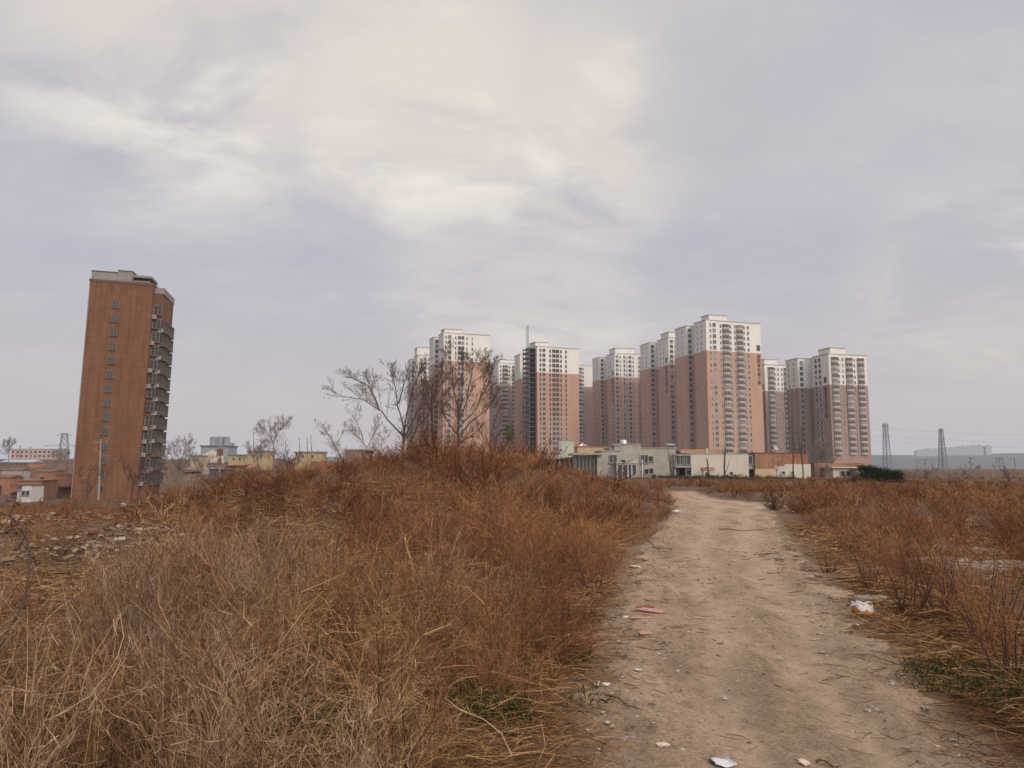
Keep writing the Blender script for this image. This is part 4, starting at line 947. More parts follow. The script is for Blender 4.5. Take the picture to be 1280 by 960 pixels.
# evergreens
EVER = plant_mat('evergreen_needle', [(0, (.012, .022, .010)), (.5, (.026, .042, .018)), (1, (.055, .075, .032))])
for px, yt, hw_, lab, s_ in ((1085, 580, 15, 'dark green evergreen shrub, tallest, before the low white house', 60), (1102, 585, 14, 'dark green evergreen shrub in the middle of the three', 61), (1119, 590, 10, 'smallest dark green evergreen shrub, beside the leafless twigs', 62)):
    d = 76; a = at(px, 585, d); z0 = gz(a.x, d) - .1; top = at(px, yt, d).z; rr = hw_ / F * d * 1.15
    root = empty('evergreen_shrub', (a.x, d, z0), 0, lab, 'evergreen', 'evergreen shrubs')
    MB().tube([(0, 0, 0), (.05, 0, (top - z0) * .7)], [.08, .03], 6).build('trunk', [BARK], root)
    rng = np.random.default_rng(s_); n = 40; V = []; q0 = 0; RN = []
    for k in range(n):
        t = rng.uniform(.12, .95); ang = rng.uniform(0, 6.28); rad_ = rr * (1.05 - .72 * t) * rng.uniform(.25, 1.12); hgt = (top - z0) * t
        c = np.array([rad_ * math.cos(ang), rad_ * math.sin(ang), hgt]); nn = int(rng.integers(60, 170))
        v = rng.normal(0, .20, (nn, 3)) * np.array([1.2, 1.2, .7]) + c
        dd = rng.normal(0, 1, (nn, 3)); dd[:, 2] += .5; dd /= np.linalg.norm(dd, axis=1, keepdims=True); bb = np.cross(dd, rng.normal(0, 1, (nn, 3))); bb /= np.linalg.norm(bb, axis=1, keepdims=True)
        s = rng.uniform(.06, .15, (nn, 1))
        V.append(np.stack([v - bb * .03, v + bb * .03, v + dd * s + bb * .012, v + dd * s - bb * .012], 1).reshape(-1, 3)); RN.append(np.clip(rng.random(nn) * .7 + rng.uniform(0, .3), 0, 1))
    V = np.concatenate(V); link('crown', mesh_np('crown', V, np.arange(len(V)).reshape(-1, 4), EVER, {'rnd': ('FACE', np.concatenate(RN)), 'tone': ('FACE', np.full(len(V) // 4, .5))}), root)

exec_veg = True
# ------------------------------------------------------------------ dry growth
def ribbons(P, W, rng):
    """P (n,k,3) centre lines, W (n,k) widths -> verts, quads (flat strips turned at random)"""
    n, k, _ = P.shape
    T = P[:, -1] - P[:, 0]; T /= np.linalg.norm(T, axis=1, keepdims=True) + 1e-9
    S = np.cross(T, rng.normal(0, 1, (n, 3))); S /= np.linalg.norm(S, axis=1, keepdims=True) + 1e-9
    V = np.stack([P - S[:, None, :] * W[..., None] / 2, P + S[:, None, :] * W[..., None] / 2], 2).reshape(-1, 3)
    ix = np.arange(n * k * 2).reshape(n, k, 2)
    q = np.stack([ix[:, :-1, 0], ix[:, :-1, 1], ix[:, 1:, 1], ix[:, 1:, 0]], -1).reshape(-1, 4)
    return V, q
def unit(v): return v / (np.linalg.norm(v, axis=-1, keepdims=True) + 1e-9)
class Growth:                                     # gathers many plants into one sheet of growth
    def __init__(s): s.V = []; s.Q = []; s.r = []; s.t = []; s.n = 0
    def add(s, V, q, r, t):
        s.V.append(V.astype(np.float32)); s.Q.append((q + s.n).astype(np.int32)); s.n += len(V); s.r.append(r.astype(np.float32)); s.t.append(t.astype(np.float32))
    def spread(s, proto, P, rz, sc_, tone, zs=None, lean=None):
        V, q, r = proto; M = len(P)
        if not M: return
        c, sn = np.cos(rz)[:, None], np.sin(rz)[:, None]; zs = np.ones(M) if zs is None else zs
        x = (V[None, :, 0] * c - V[None, :, 1] * sn) * sc_[:, None]; y = (V[None, :, 0] * sn + V[None, :, 1] * c) * sc_[:, None]; z = V[None, :, 2] * (sc_ * zs)[:, None]
        if lean is not None: x = x + lean[:, :1] * z; y = y + lean[:, 1:] * z
        W = np.stack([x + P[:, :1], y + P[:, 1:2], z + P[:, 2:3]], -1).reshape(-1, 3)
        Q = (q[None] + (np.arange(M) * len(V))[:, None, None]).reshape(-1, q.shape[1])
        s.add(W, Q, np.tile(r, M), np.repeat(tone, len(q)))
    def build(s, name, m_, label, parent=None):
        o = link(name, mesh_np(name, np.concatenate(s.V), np.concatenate(s.Q), m_, {'rnd': ('FACE', np.concatenate(s.r)), 'tone': ('FACE', np.concatenate(s.t))}), parent)
        return tag(o, label, None, None, 'stuff')
def brush_proto(rng, n_stem, n_twig, n_fuzz, w, h=1.0, spread=1.0):
    """one fine twigged dead bush about 1 m high"""
    az = rng.uniform(0, 2 * np.pi, n_stem); tl = spread * np.sqrt(rng.uniform(.0, 1, n_stem)); hh = h * rng.uniform(.62, 1.05, n_stem) * (1 - .16 * tl)
    d = np.stack([np.sin(tl) * np.cos(az), np.sin(tl) * np.sin(az), np.cos(tl)], -1)
    b = rng.normal(0, .07, (n_stem, 3)); b[:, 2] = 0
    t = np.array([0, .35, .7, 1.])
    S = b[:, None] + d[:, None] * (t[None, :, None] * hh[:, None, None]); S[:, :, 2] += (-.10 * (t ** 2)[None] * (tl / spread)[:, None]) * hh[:, None]
    S[:, 1:] += rng.normal(0, .03, (n_stem, 3, 3))
    Ws = np.linspace(1.5, .7, 4)[None] * w * np.ones((n_stem, 1))
    parts = [(*ribbons(S, Ws, rng), 3, rng.uniform(0, .55, n_stem))]
    def kids(lines, n, l0, l1, up, wd, rlo, rhi, tmin):
        i = rng.integers(0, len(lines), n); t = rng.uniform(tmin, 1, n); k = lines.shape[1] - 1
        j = np.minimum((t * k).astype(int), k - 1); f = (t * k - j)[:, None]
        p0 = lines[i, j] * (1 - f) + lines[i, j + 1] * f
        dr = unit(lines[i, j + 1] - lines[i, j]); v = unit(dr + rng.normal(0, .70, (n, 3)) + np.array([0, 0, up]))
        ln = rng.uniform(l0, l1, n)[:, None]; bend = rng.normal(0, .13, (n, 3)) + np.array([0, 0, .10])
        L = np.stack([p0, p0 + v * ln * .5, p0 + unit(v + bend * 2) * ln], 1)
        W = np.array([1., .8, .45])[None] * wd * np.ones((n, 1))
        parts.append((*ribbons(L, W, rng), 2, rng.uniform(rlo, rhi, n))); return L
    tw = kids(S, n_twig, .16 * h, .38 * h, .35, w * .8, .15, .8, .2)
    if n_fuzz: kids(tw, n_fuzz, .04 * h, .13 * h, .25, w * .75, .3, 1., .1)
    V = []; Q = []; r = []; o = 0
    for v, q, k, rr in parts: V.append(v); Q.append(q + o); o += len(v); r.append(np.repeat(rr, k))
    return np.concatenate(V), np.concatenate(Q), np.concatenate(r)
def straw_proto(rng, n, w, h=.85, spread=.32, seed_=4, droop=.25):
    az = rng.uniform(0, 2 * np.pi, n); tl = np.abs(rng.normal(0, spread, n)); hh = h * rng.uniform(.45, 1.08, n)
    d = np.stack([np.sin(tl) * np.cos(az), np.sin(tl) * np.sin(az), np.cos(tl)], -1)
    b = rng.normal(0, .09, (n, 3)); b[:, 2] = 0
    t = np.linspace(0, 1, 5); side = unit(np.stack([d[:, 0], d[:, 1], np.zeros(n)], -1) + rng.normal(0, .5, (n, 3)) * np.array([1, 1, 0]))
    dr = rng.uniform(0, droop, n) * hh
    S = b[:, None] + d[:, None] * (t[None, :, None] * hh[:, None, None]) + side[:, None] * ((t ** 2.4)[None, :, None] * dr[:, None, None])
    S[:, :, 2] -= (t ** 3)[None] * (dr * .55)[:, None]
    S[:, 1:] += rng.normal(0, .010, (n, 4, 3))
    S[:, :, 2] = np.maximum(S[:, :, 2], .01)
    W = np.array([1.2, 1.1, .95, .8, .45])[None] * w * np.ones((n, 1))
    parts = [(*ribbons(S, W, rng), 4, rng.beta(.9, 1.05, n))]
    if seed_:
        m = n * seed_; i = np.repeat(np.arange(n), seed_); t = rng.uniform(.35, 1, m) ** .6; k = 4; j = np.minimum((t * k).astype(int), 3); f = (t * k - j)[:, None]
        p0 = S[i, j] * (1 - f) + S[i, j + 1] * f; v = unit(unit(S[i, j + 1] - S[i, j]) + rng.normal(0, .6, (m, 3))); ln = rng.uniform(.04, .20, m)[:, None] * h
        L = np.stack([p0, p0 + v * ln * .5, p0 + v * ln + np.array([0, 0, -.02])], 1)
        parts.append((*ribbons(L, np.array([.8, .7, .4])[None] * w * np.ones((m, 1)), rng), 2, rng.uniform(.1, .9, m)))
    V = []; Q = []; r = []; o = 0
    for v, q, k, rr in parts: V.append(v); Q.append(q + o); o += len(v); r.append(np.repeat(rr, k))
    return np.concatenate(V), np.concatenate(Q), np.concatenate(r)

REDB = plant_mat('red_brown_twig', [(0, (.055, .028, .018)), (.35, (.185, .082, .040)), (.7, (.315, .145, .068)), (1, (.46, .245, .118))])
STRAW = plant_mat('dry_straw', [(0, (.045, .023, .013)), (.30, (.190, .095, .044)), (.65, (.40, .222, .096)), (1, (.72, .495, .250))])
SCRUB = plant_mat('grey_brown_twig', [(0, (.060, .040, .030)), (.4, (.165, .098, .064)), (.75, (.28, .170, .105)), (1, (.41, .29, .19))])
WEED = plant_mat('green_weed', [(0, (.014, .024, .008)), (.5, (.034, .054, .018)), (1, (.085, .10, .035))])

rg = np.random.default_rng(77)
BR = {}
for lod, (ns, nt_, nf, w) in {0: (30, 380, 1100, .0032), 1: (22, 230, 620, .0054), 2: (16, 130, 300, .0095), 3: (9, 48, 90, .018), 4: (6, 22, 26, .046)}.items():
    BR[lod] = [brush_proto(rg, ns, nt_, nf, w) for _ in range(5)]
ST = {lod: [straw_proto(rg, n, w, seed_=sd__, droop=.15 + .14 * q_, spread=.24 + .06 * q_) for q_ in range(6)] for lod, (n, w, sd__) in {0: (34, .0034, 5), 1: (24, .006, 4), 2: (14, .013, 2)}.items()}
def patchn(x, y, s, ph): return .5 + .33 * wob(x, y, s, ph)
def place(G, protos_by_lod, x, y, size, zs, tone, lods, lean=.06):
    z = ground_z(x, y); d = np.hypot(x, y)
    lod = np.searchsorted(np.array(lods), d)
    pick = rg.integers(0, 5, len(x))
    for l in np.unique(lod):
        pr = protos_by_lod[min(int(l), max(protos_by_lod))]
        for v in range(5):
            k = (lod == l) & (pick == v)
            if k.any(): G.spread(pr[v], np.stack([x[k], y[k], z[k] - .02], 1), rg.uniform(0, 6.28, k.sum()), size[k], tone[k], zs[k], rg.normal(0, lean, (k.sum(), 2)))
def sample(n, x0, x1, y0, y1): return rg.uniform(x0, x1, n), rg.uniform(y0, y1, n)
def gap(x, y):
    px = 640 + F * x / y; g = np.zeros(len(x), bool)
    for p0, w, d in ((72, 42, 4.75), (612, 26, 5.1), (702, 34, 6.7), (420, 18, 4.5), (335, 18, 4.5)): g |= (np.abs(px - p0) < w) & (y < d + .35) & (y > d * .52)
    return ~g | (rg.random(len(x)) < .12)
def clumps(bands, x0, x1):
    X, Y = [], []
    for y0, y1, st in bands:
        a, b = np.meshgrid(np.arange(x0, x1, st), np.arange(y0, y1, st)); a = a.ravel(); b = b.ravel()
        X.append(a + rg.uniform(-.42, .42, len(a)) * st); Y.append(b + rg.uniform(-.42, .42, len(a)) * st)
    return np.concatenate(X), np.concatenate(Y)
def fov(x, y, m=1.06): return (np.abs(x) < (y * .663 + 1.0) * m + 2.2)

# --- the mound and the left of the path: red brown brush
G = Growth()
x, y = clumps(((4.2, 14, .70), (14, 26, .86), (26, 46, 1.0)), -26, 11)
pl = pathL(y) - x; px = 640 + F * x / y
near_clear = (((x + 4.4) / 1.7) ** 2 + ((y - 14.0) / 1.6) ** 2) > 1
dens = ss(.05, .55, pl) * near_clear
dens *= np.where(y < 9.5, ss(540, 690, px) + .38 * ss(160, 40, px) * (y > 3.4) + .11, 1)
dens *= np.where((y >= 9.5) & (y < 15), .18 + .82 * ss(380, 480, px), 1)
dens *= np.where((y > 7) & (px < 190), .75, 1) * (.66 + .5 * patchn(x, y, .9, 1.3))
k = (rg.random(len(x)) < dens) & fov(x, y, 1.15)
x, y, pl, px = x[k], y[k], pl[k], px[k]
big = np.where(rg.random(len(x)) < .30, rg.uniform(1.0, 1.5, len(x)), rg.uniform(.50, 1.0, len(x))) * np.where((y > 10) & (px > 430) & (rg.random(len(x)) < .12), 1.4, 1)
size = big * (.55 + .45 * ss(.1, 1.3, pl)) * (.78 + .40 * patchn(x, y, .8, 2)) * np.where((px < 190) & (y > 6), np.where(y > 15, .72, .55), 1) * np.where((px < 430) & (y > 16), .85, 1)
tone = np.clip((patchn(x, y, .75, 4.) - .5) * 1.1 + .42 + rg.uniform(-.32, .32, len(x)) - .38 * ((px > 215) & (px < 450) & (y > 14.5) & (y < 25)), 0, 1)  # brush in the hollow darkened further: its shade is put into the tone
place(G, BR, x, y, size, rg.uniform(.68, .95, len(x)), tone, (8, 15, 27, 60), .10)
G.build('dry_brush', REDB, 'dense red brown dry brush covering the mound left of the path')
print('mound brush', len(x), G.n)

# --- right of the path
G = Growth()
x, y = clumps(((4.6, 14, .72), (14, 26, .88), (26, 62, 1.15)), 2.5, 47)
pr_ = x - pathR(y); px = 640 + F * x / y
dens = np.where(y < 26, ss(.35, 1.5, pr_), ss(.08, .8, pr_))
dens *= np.where(y < 7.4, 1. * (x > 5.6), 1) * np.where((y < 10.2), .30 + .7 * ss(1170, 1290, px), 1)
dens *= np.where((y > 10.4) & (y < 13.2) & (px > 1130), .35, 1)
dens *= np.where((x < 13.5) & (y > 29) & (y < 38), .35, 1) * (.62 + .55 * patchn(x, y, .8, 2.6))
k = (rg.random(len(x)) < dens) & fov(x, y, 1.15)
x, y, pr_ = x[k], y[k], pr_[k]
big = np.where(rg.random(len(x)) < .30, rg.uniform(1.0, 1.55, len(x)), rg.uniform(.42, .95, len(x))) * np.where((y > 13) & (y < 45), np.where(rg.random(len(x)) < .16, 1.75, 1.08), 1)
size = big * (.62 + .38 * ss(.1, 1.5, pr_)) * (.75 + .45 * patchn(x, y, .6, 5)) * np.where(y < 12, .95, np.where(y > 40, .85, 1))
size = np.minimum(size, np.where(y < 18, 1.12, 1.26)) * np.where(size > 1.26, rg.uniform(.82, 1.0, len(x)), 1)
tone = np.clip((patchn(x, y, .6, .8) - .5) * 1.1 + .42 + rg.uniform(-.32, .32, len(x)), 0, 1)
place(G, BR, x, y, size, rg.uniform(.66, .95, len(x)), tone, (8, 15, 27, 60), .10)
G.build('dry_brush', REDB, 'red brown dry brush field right of the path')
print('right brush', len(x), G.n)

# --- the strip of brush before the houses
G = Growth()
x, y = sample(9000, -70, 110, 42, 128)
px = 640 + F * x / y
pathgap = ((x > pathL(y) - .6) & (x < pathR(y) + .6) & (y < 54))
dens = (~pathgap) * np.where(px < 300, .55, 1) * np.where((x > 8) & (x < 12.5) & (y < 50), .2, 1)
k = (rg.random(len(x)) < dens * .62 * (.6 + .6 * patchn(x, y, .2, 3))) & fov(x, y, 1.15)
x, y = x[k], y[k]
size = rg.uniform(.5, 1.05, len(x)) * np.where(y > 85, .62, 1)
tone = np.clip(patchn(x, y, .21, 1.9) * .75 + rg.uniform(0, .25, len(x)), 0, 1)
place(G, BR, x, y, size, rg.uniform(.6, .85, len(x)), tone, (9, 17, 30, 75))
G.build('dry_brush', REDB, 'low band of red brown brush before the houses')
print('far brush', len(x), G.n)

# --- grey brown scrub sloping into the valley, left
G = Growth()
x, y = sample(6500, -150, -3, 17, 230)
px = 640 + F * x / y
dens = ss(430, 300, px) * (.35 + .7 * patchn(x, y, .16, 6)) * np.where(y > 120, .5, 1)
k = (rg.random(len(x)) < dens * .8) & fov(x, y, 1.12)
x, y = x[k], y[k]
size = rg.uniform(.4, 1.0, len(x)) * np.where(y > 60, 1.25, np.where((px[k] < 190) & (y < 40), .65, 1)); tone = np.clip(patchn(x, y, .25, 1.) * .8 + rg.uniform(0, .3, len(x)), 0, 1)
place(G, BR, x, y, size, rg.uniform(.7, 1., len(x)), tone, (9, 17, 30, 75))
x, y = sample(260, -52, -16, 62, 104); k = (F * x / y > -425) & (F * x / y < -305); x, y = x[k], y[k]
place(G, BR, x, y, rg.uniform(1.5, 3.0, len(x)), rg.uniform(.75, 1., len(x)), rg.random(len(x)), (9, 17, 50, 120))
G.build('valley_scrub', SCRUB, 'grey brown leafless scrub on the slope below the brown block')
print('scrub', len(x), G.n)

G = Growth()
x, y = sample(2600, -330, -20, 175, 430); k = fov(x, y, 1.1) & (rg.random(len(x)) < .35 + .6 * patchn(x, y, .05, 3)) ; x, y = x[k], y[k]
place(G, BR, x, y, rg.uniform(1.0, 3.0, len(x)), rg.uniform(.5, .9, len(x)), rg.random(len(x)), (9, 17, 30, 75))
G.build('hillside_scrub', SCRUB, 'patchy brown scrub on the slope across the valley')
PALE = plant_mat('pale_feathery_weed', [(0, (.078, .045, .027)), (.35, (.245, .148, .088)), (.7, (.425, .285, .178)), (1, (.64, .475, .318))])
FW = {0: [brush_proto(rg, 20, 210, 520, .0030, 1.0, .42) for _ in range(5)], 1: [brush_proto(rg, 14, 120, 260, .0052, 1.0, .42) for _ in range(5)]}
G = Growth()
x, y = clumps(((2.3, 11.5, .50),), -9, 2); pl = pathL(y) - x; px = 640 + F * x / y
k = (pl > .9) & gap(x, y) & fov(x, y, 1.2) & (y < np.interp(px, [-100, 60, 150, 200, 300, 420], [5.6, 5.8, 7.2, 11.5, 11.0, 9.6])) & (rg.random(len(x)) < (.14 + .62 * ss(460, 330, px)) * (.5 + .7 * patchn(x, y, 1.1, 5)))
x, y = x[k], y[k]
place(G, FW, x, y, rg.uniform(.62, 1.05, len(x)), rg.uniform(.8, 1.1, len(x)), np.clip(.4 + (patchn(x, y, .9, 2) - .5) * .9 + rg.uniform(-.3, .3, len(x)), 0, 1), (7,), .16)
G.build('feathery_weeds', PALE, 'pale feathery dead weeds standing in the left foreground')
# --- tall straw grass, near left
G = Growth()
x, y = sample(5200, -13, 1.6, 1.7, 19)
pl = pathL(y) - x; px = 640 + F * x / y
clear = (((x + 4.4) / 1.8) ** 2 + ((y - 14.0) / 1.7) ** 2) > 1
dens = np.where(y < 7, ss(.02, .55, pl), ss(.55, 1.5, pl)) * clear
ymax = np.interp(px, [-100, 60, 150, 200, 300, 420, 470], [5.6, 5.8, 6.8, 10.5, 10.2, 9.6, 8.5])
dens *= ss(ymax + .8, ymax - .5, y) * (.10 + .95 * patchn(x, y, 1.9, .3))
dens *= np.where((px > 560) & (y < 9), .8, 1) * np.where(px < 330, .62, 1)
k = (rg.random(len(x)) < dens) & gap(x, y) & fov(x, y, 1.25)
x, y, pl, px = x[k], y[k], pl[k], px[k]
size = rg.uniform(.60, 1.12, len(x)) * (.30 + .70 * ss(.2, 1.9, pl)) * (.8 + .4 * patchn(x, y, .9, 3)) * np.where(y < 3.4, .72, 1)
tone = np.clip((patchn(x, y, 1.3, 2.) - .5) * .9 + .42 + .22 * (px > 380) + rg.uniform(-.3, .3, len(x)), 0, 1)
place(G, ST, x, y, size, rg.uniform(.75, 1.1, len(x)), tone, (8, 16), .20)
# tufts along both verges and through the brush
x, y = sample(5200, -3, 16, 3, 34)
pl = pathL(y) - x; pr_ = x - pathR(y); off = np.maximum(pl, pr_)
k = (off > .15) & (off < 2.6) & (rg.random(len(x)) < .42 * (.4 + .8 * patchn(x, y, 1.6, 5)))
x, y, off = x[k], y[k], off[k]
size = rg.uniform(.22, .48, len(x)) * (.5 + .5 * ss(.1, 1.2, off)); tone = rg.uniform(.25, 1, len(x))
place(G, ST, x, y, size, rg.uniform(.5, .9, len(x)), tone, (8, 16), .3)
x, y = sample(2600, -16, 26, 9, 40)
k = ((pathL(y) - x > 1) | (x - pathR(y) > 1)) & fov(x, y) & (rg.random(len(x)) < .5 * patchn(x, y, .9, 7))
x, y = x[k], y[k]
place(G, ST, x, y, rg.uniform(.35, .85, len(x)) * np.where((F * x / y < -450), .5, 1), rg.uniform(.8, 1.1, len(x)), rg.uniform(.2, 1, len(x)), (8, 16), .2)
G.build('straw_grass', STRAW, 'tall dry straw coloured grass in front and along the verges')
print('straw', G.n)

# --- thick dead stalks of tall weeds in the near growth
SK = {0: [brush_proto(rg, 13, 46, 60, .0052, 1.0, .62) for _ in range(5)]}
G = Growth()
x, y = sample(420, -8, 1.2, 2.2, 9); pl = pathL(y) - x; px = 640 + F * x / y
k = (pl > .8) & gap(x, y) & fov(x, y, 1.2) & (rg.random(len(x)) < .25 + .5 * (px < 330)) & ~((px < 150) & (y > 6))
x, y = x[k], y[k]
place(G, SK, x, y, rg.uniform(.6, 1.0, len(x)), rg.uniform(.85, 1.15, len(x)), rg.random(len(x)), (9,), .22)
G.build('weed_stalks', plant_mat('weed_stalk', [(0, (.05, .026, .018)), (.5, (.20, .10, .052)), (1, (.50, .32, .16))]), 'thick brown dead weed stalks standing among the straw')
# --- thatch: dead stalks lying on the ground
def thatch(n, x0, x1, y0, y1, keep, w0, zmax, lmax):
    x, y = sample(n, x0, x1, y0, y1); k = keep(x, y); x, y = x[k], y[k]; n = len(x)
    az = rg.uniform(0, 2 * np.pi, n); ln = rg.uniform(.08, lmax, n); el = rg.normal(0, .16, n)
    d = np.stack([np.cos(az) * np.cos(el), np.sin(az) * np.cos(el), np.sin(el)], -1) * ln[:, None]
    z = ground_z(x, y) + .006 + zmax * rg.random(n) ** 2
    c = np.stack([x, y, z], -1); bend = rg.normal(0, .12, (n, 3)) * ln[:, None] * np.array([1, 1, .3])
    P = np.stack([c - d / 2, c + bend, c + d / 2], 1); P[:, :, 2] = np.maximum(P[:, :, 2], ground_z(P[:, :, 0], P[:, :, 1]) + .014)
    w = np.maximum(w0, np.hypot(x, y) * .00075)[:, None] * np.array([1., 1., .6])[None]
    return (*ribbons(P, w, rg), rg.random(n) * .85, np.repeat(np.clip(patchn(x, y, 1.2, 1) * .8 + .2 * rg.random(n), 0, 1), 1))
G = Growth()
def offp(x, y): return np.maximum(pathL(y) - x, x - pathR(y))
for n, x0, x1, y0, y1, kp, w0, zm, lm in ((7000, -9, 1.5, 1.8, 10, lambda x, y: (offp(x, y) > .9) & fov(x, y, 1.2) & ~((x / y < -.52) & (y > 6)), .0030, .55, .42),
                                     (60000, -8, 5.5, 1.8, 11, lambda x, y: (rg.random(len(x)) < ss(.02, .55, offp(x, y)) * np.where((x / y < -.46) & (y > 5.5), .35, 1)) & fov(x, y, 1.2), .0032, .16, .5),
                                     (26000, -14, 12, 10, 22, lambda x, y: (rg.random(len(x)) < ss(.1, .8, offp(x, y)) * np.where(x / y < -.46, .22, 1)) & fov(x, y, 1.1), .006, .14, .5)):
    V, q, r_, t_ = thatch(n, x0, x1, y0, y1, kp, w0, zm, lm); G.add(V, q, np.repeat(r_, 2), np.repeat(t_, 2))
for n, x0, x1, y0, y1, kp in ((26000, 2.2, 8.5, 2.2, 8.5, lambda x, y: (rg.random(len(x)) < ss(-.05, .5, x - pathR(y) + .22 * wob(x, y, 3.1, .4))) & fov(x, y, 1.2)), (13000, -1.6, 1.2, 2.4, 7.5, lambda x, y: (rg.random(len(x)) < ss(-.05, .5, pathL(y) - x + .22 * wob(x, y, 2.7, 1.4))) & fov(x, y, 1.2))):
    V, q, r_, t_ = thatch(n, x0, x1, y0, y1, kp, .0030, .10, .34); G.add(V, q, np.repeat(r_ * .85, 2), np.repeat(t_ * .7, 2))
G.build('dead_thatch', STRAW, 'matted dead stalks lying on the ground under the growth')
G = Growth()
V, q, r_, t_ = thatch(9500, -.5, 7, 2.5, 16, lambda x, y: (offp(x, y) < .1) & (rg.random(len(x)) < .07 + .93 * ss(-.75, .05, offp(x, y) + .25 * (x < pathL(y) + 1) + .18 * wob(x, y, 2.2, 1.))), .0028, .008, .17); G.add(V, q, np.repeat(r_ * .6, 2), np.repeat(t_, 2))
G.build('straw_litter', STRAW, 'scattered bits of straw and twig strewn on the path')

# --- green weeds low in the growth
def weeds(spots):
    G = Growth()
    for cx, cy, rr, n in spots:
        a = rg.uniform(0, 6.28, n); rad_ = rr * np.sqrt(rg.random(n)); x = cx + rad_ * np.cos(a); y = cy + rad_ * np.sin(a)
        z = ground_z(x, y) + rg.uniform(.01, .22, n) ** 1.3
        az = rg.uniform(0, 6.28, n); el = rg.uniform(.1, 1.2, n); ln = rg.uniform(.02, .075, n)
        d = np.stack([np.cos(az) * np.cos(el), np.sin(az) * np.cos(el), np.sin(el)], -1) * ln[:, None]; c = np.stack([x, y, z], -1)
        P = np.stack([c, c + d * .5 + np.array([0, 0, .01]), c + d], 1); W = np.array([.003, .0095, .002])[None] * np.ones((n, 1)) * rg.uniform(.6, 1.4, (n, 1))
        V, q = ribbons(P, W, rg); G.add(V, q, np.repeat(rg.random(n), 2), np.full(2 * n, .5))
    return G
def gp(px_, py_):                                  # where a pixel's ray meets level ground
    d = EYE * F / max(py_ - HORIZON, 1) ; v = at(px_, py_, d); return v.x, d
wsp = [(*gp(95, 905), .42, 1500), (*gp(48, 930), .34, 1100), (*gp(612, 890), .28, 700), (*gp(690, 820), .34, 800), (*gp(715, 775), .3, 500), (*gp(420, 930), .22, 300), (*gp(660, 850), .2, 260), (*gp(1225, 858), .45, 600), (*gp(1165, 838), .22, 160), (*gp(1265, 875), .35, 350), (*gp(1190, 735), .6, 600), (*gp(330, 930), .2, 260), (*gp(735, 870), .15, 60)]
weeds(wsp).build('green_weeds', WEED, 'low green weeds showing through the dry growth')
# dark green strip under the cement house
x, y = sample(240, 22, 42, 112, 127); G = Growth(); place(G, BR, x, y, rg.uniform(.6, 1.1, 240), rg.uniform(.6, .9, 240), rg.random(240), (9, 17, 30, 75))
G.build('green_hedge_growth', plant_mat('olive_twig', [(0, (.03, .032, .016)), (.5, (.075, .075, .036)), (1, (.14, .125, .06))]), 'dull green undergrowth at the foot of the cement house')

# ------------------------------------------------------------------ loose stones
def rock_proto(rng):
    me = bpy.data.meshes.new('t'); import bmesh
    bm = bmesh.new(); bmesh.ops.create_icosphere(bm, subdivisions=1, radius=1); bm.to_mesh(me); bm.free()
    V = np.array([v.co[:] for v in me.vertices]); q = np.array([p.vertices[:] for p in me.polygons]); bpy.data.meshes.remove(me)
    V *= rng.uniform(.7, 1.25, (len(V), 1)); V *= np.array([1.2, .9, .6]); return V, q, np.full(len(q), .5)
ROCKS = [rock_proto(rg) for _ in range(6)]
PEB = plant_mat('pebble', [(0, (.16, .125, .10)), (.5, (.34, .27, .21)), (1, (.55, .48, .40))])
def stones(n, x0, x1, y0, y1, keep, smin, smax, zfun, pw=3.):
    G = Growth(); x, y = sample(n, x0, x1, y0, y1); k = keep(x, y); x, y = x[k], y[k]; s = smin + (smax - smin) * rg.random(len(x)) ** pw; z = zfun(x, y)
    pick = rg.integers(0, 6, len(x))
    for v in range(6):
        kk = pick == v; V, q, r_ = ROCKS[v]; P = np.stack([x[kk], y[kk], z[kk] + s[kk] * .15], 1)
        n0 = G.n; G.spread((V, q, r_), P, rg.uniform(0, 6.28, kk.sum()), s[kk], np.full(kk.sum(), .5), rg.uniform(.6, 1.1, kk.sum()))
        G.r[-1] = np.repeat(rg.random(kk.sum()), len(q)).astype(np.float32)
    return G
stones(26000, -.5, 9, 2.4, 26, lambda x, y: (offp(x, y) < .15) & (rg.random(len(x)) < .35 + .65 * ss(-.9, .0, offp(x, y))), .003, .024, lambda x, y: path_z(x, y) - .003).build('gravel', PEB, 'small pebbles and grit scattered on the path')
def brick_proto(rng):
    c = np.array([(x, y, z) for x in (-1, 1) for y in (-1, 1) for z in (-1, 1)], float) * np.array([rng.uniform(.8, 1.5), rng.uniform(.4, .9), rng.uniform(.25, .5)]) * rng.uniform(.85, 1.1, (8, 1))
    a, b = rng.uniform(-.6, .6, 2); ca, sa, cb, sb = math.cos(a), math.sin(a), math.cos(b), math.sin(b)
    c = c @ np.array([[1, 0, 0], [0, ca, -sa], [0, sa, ca]]) @ np.array([[cb, 0, sb], [0, 1, 0], [-sb, 0, cb]])
    f = []
    for q in ((0, 1, 3, 2), (4, 6, 7, 5), (0, 4, 5, 1), (2, 3, 7, 6), (0, 2, 6, 4), (1, 5, 7, 3)): f += [(q[0], q[1], q[2]), (q[0], q[2], q[3])]
    return c, np.array(f), np.full(12, .5)
PEBBLES = ROCKS; BRICKBITS = ROCKS[:2] + [brick_proto(rg) for _ in range(4)]
RUB = plant_mat('rubble_stone', [(0, (.15, .070, .042)), (.35, (.24, .155, .100)), (.75, (.34, .255, .180)), (1, (.54, .45, .35))])
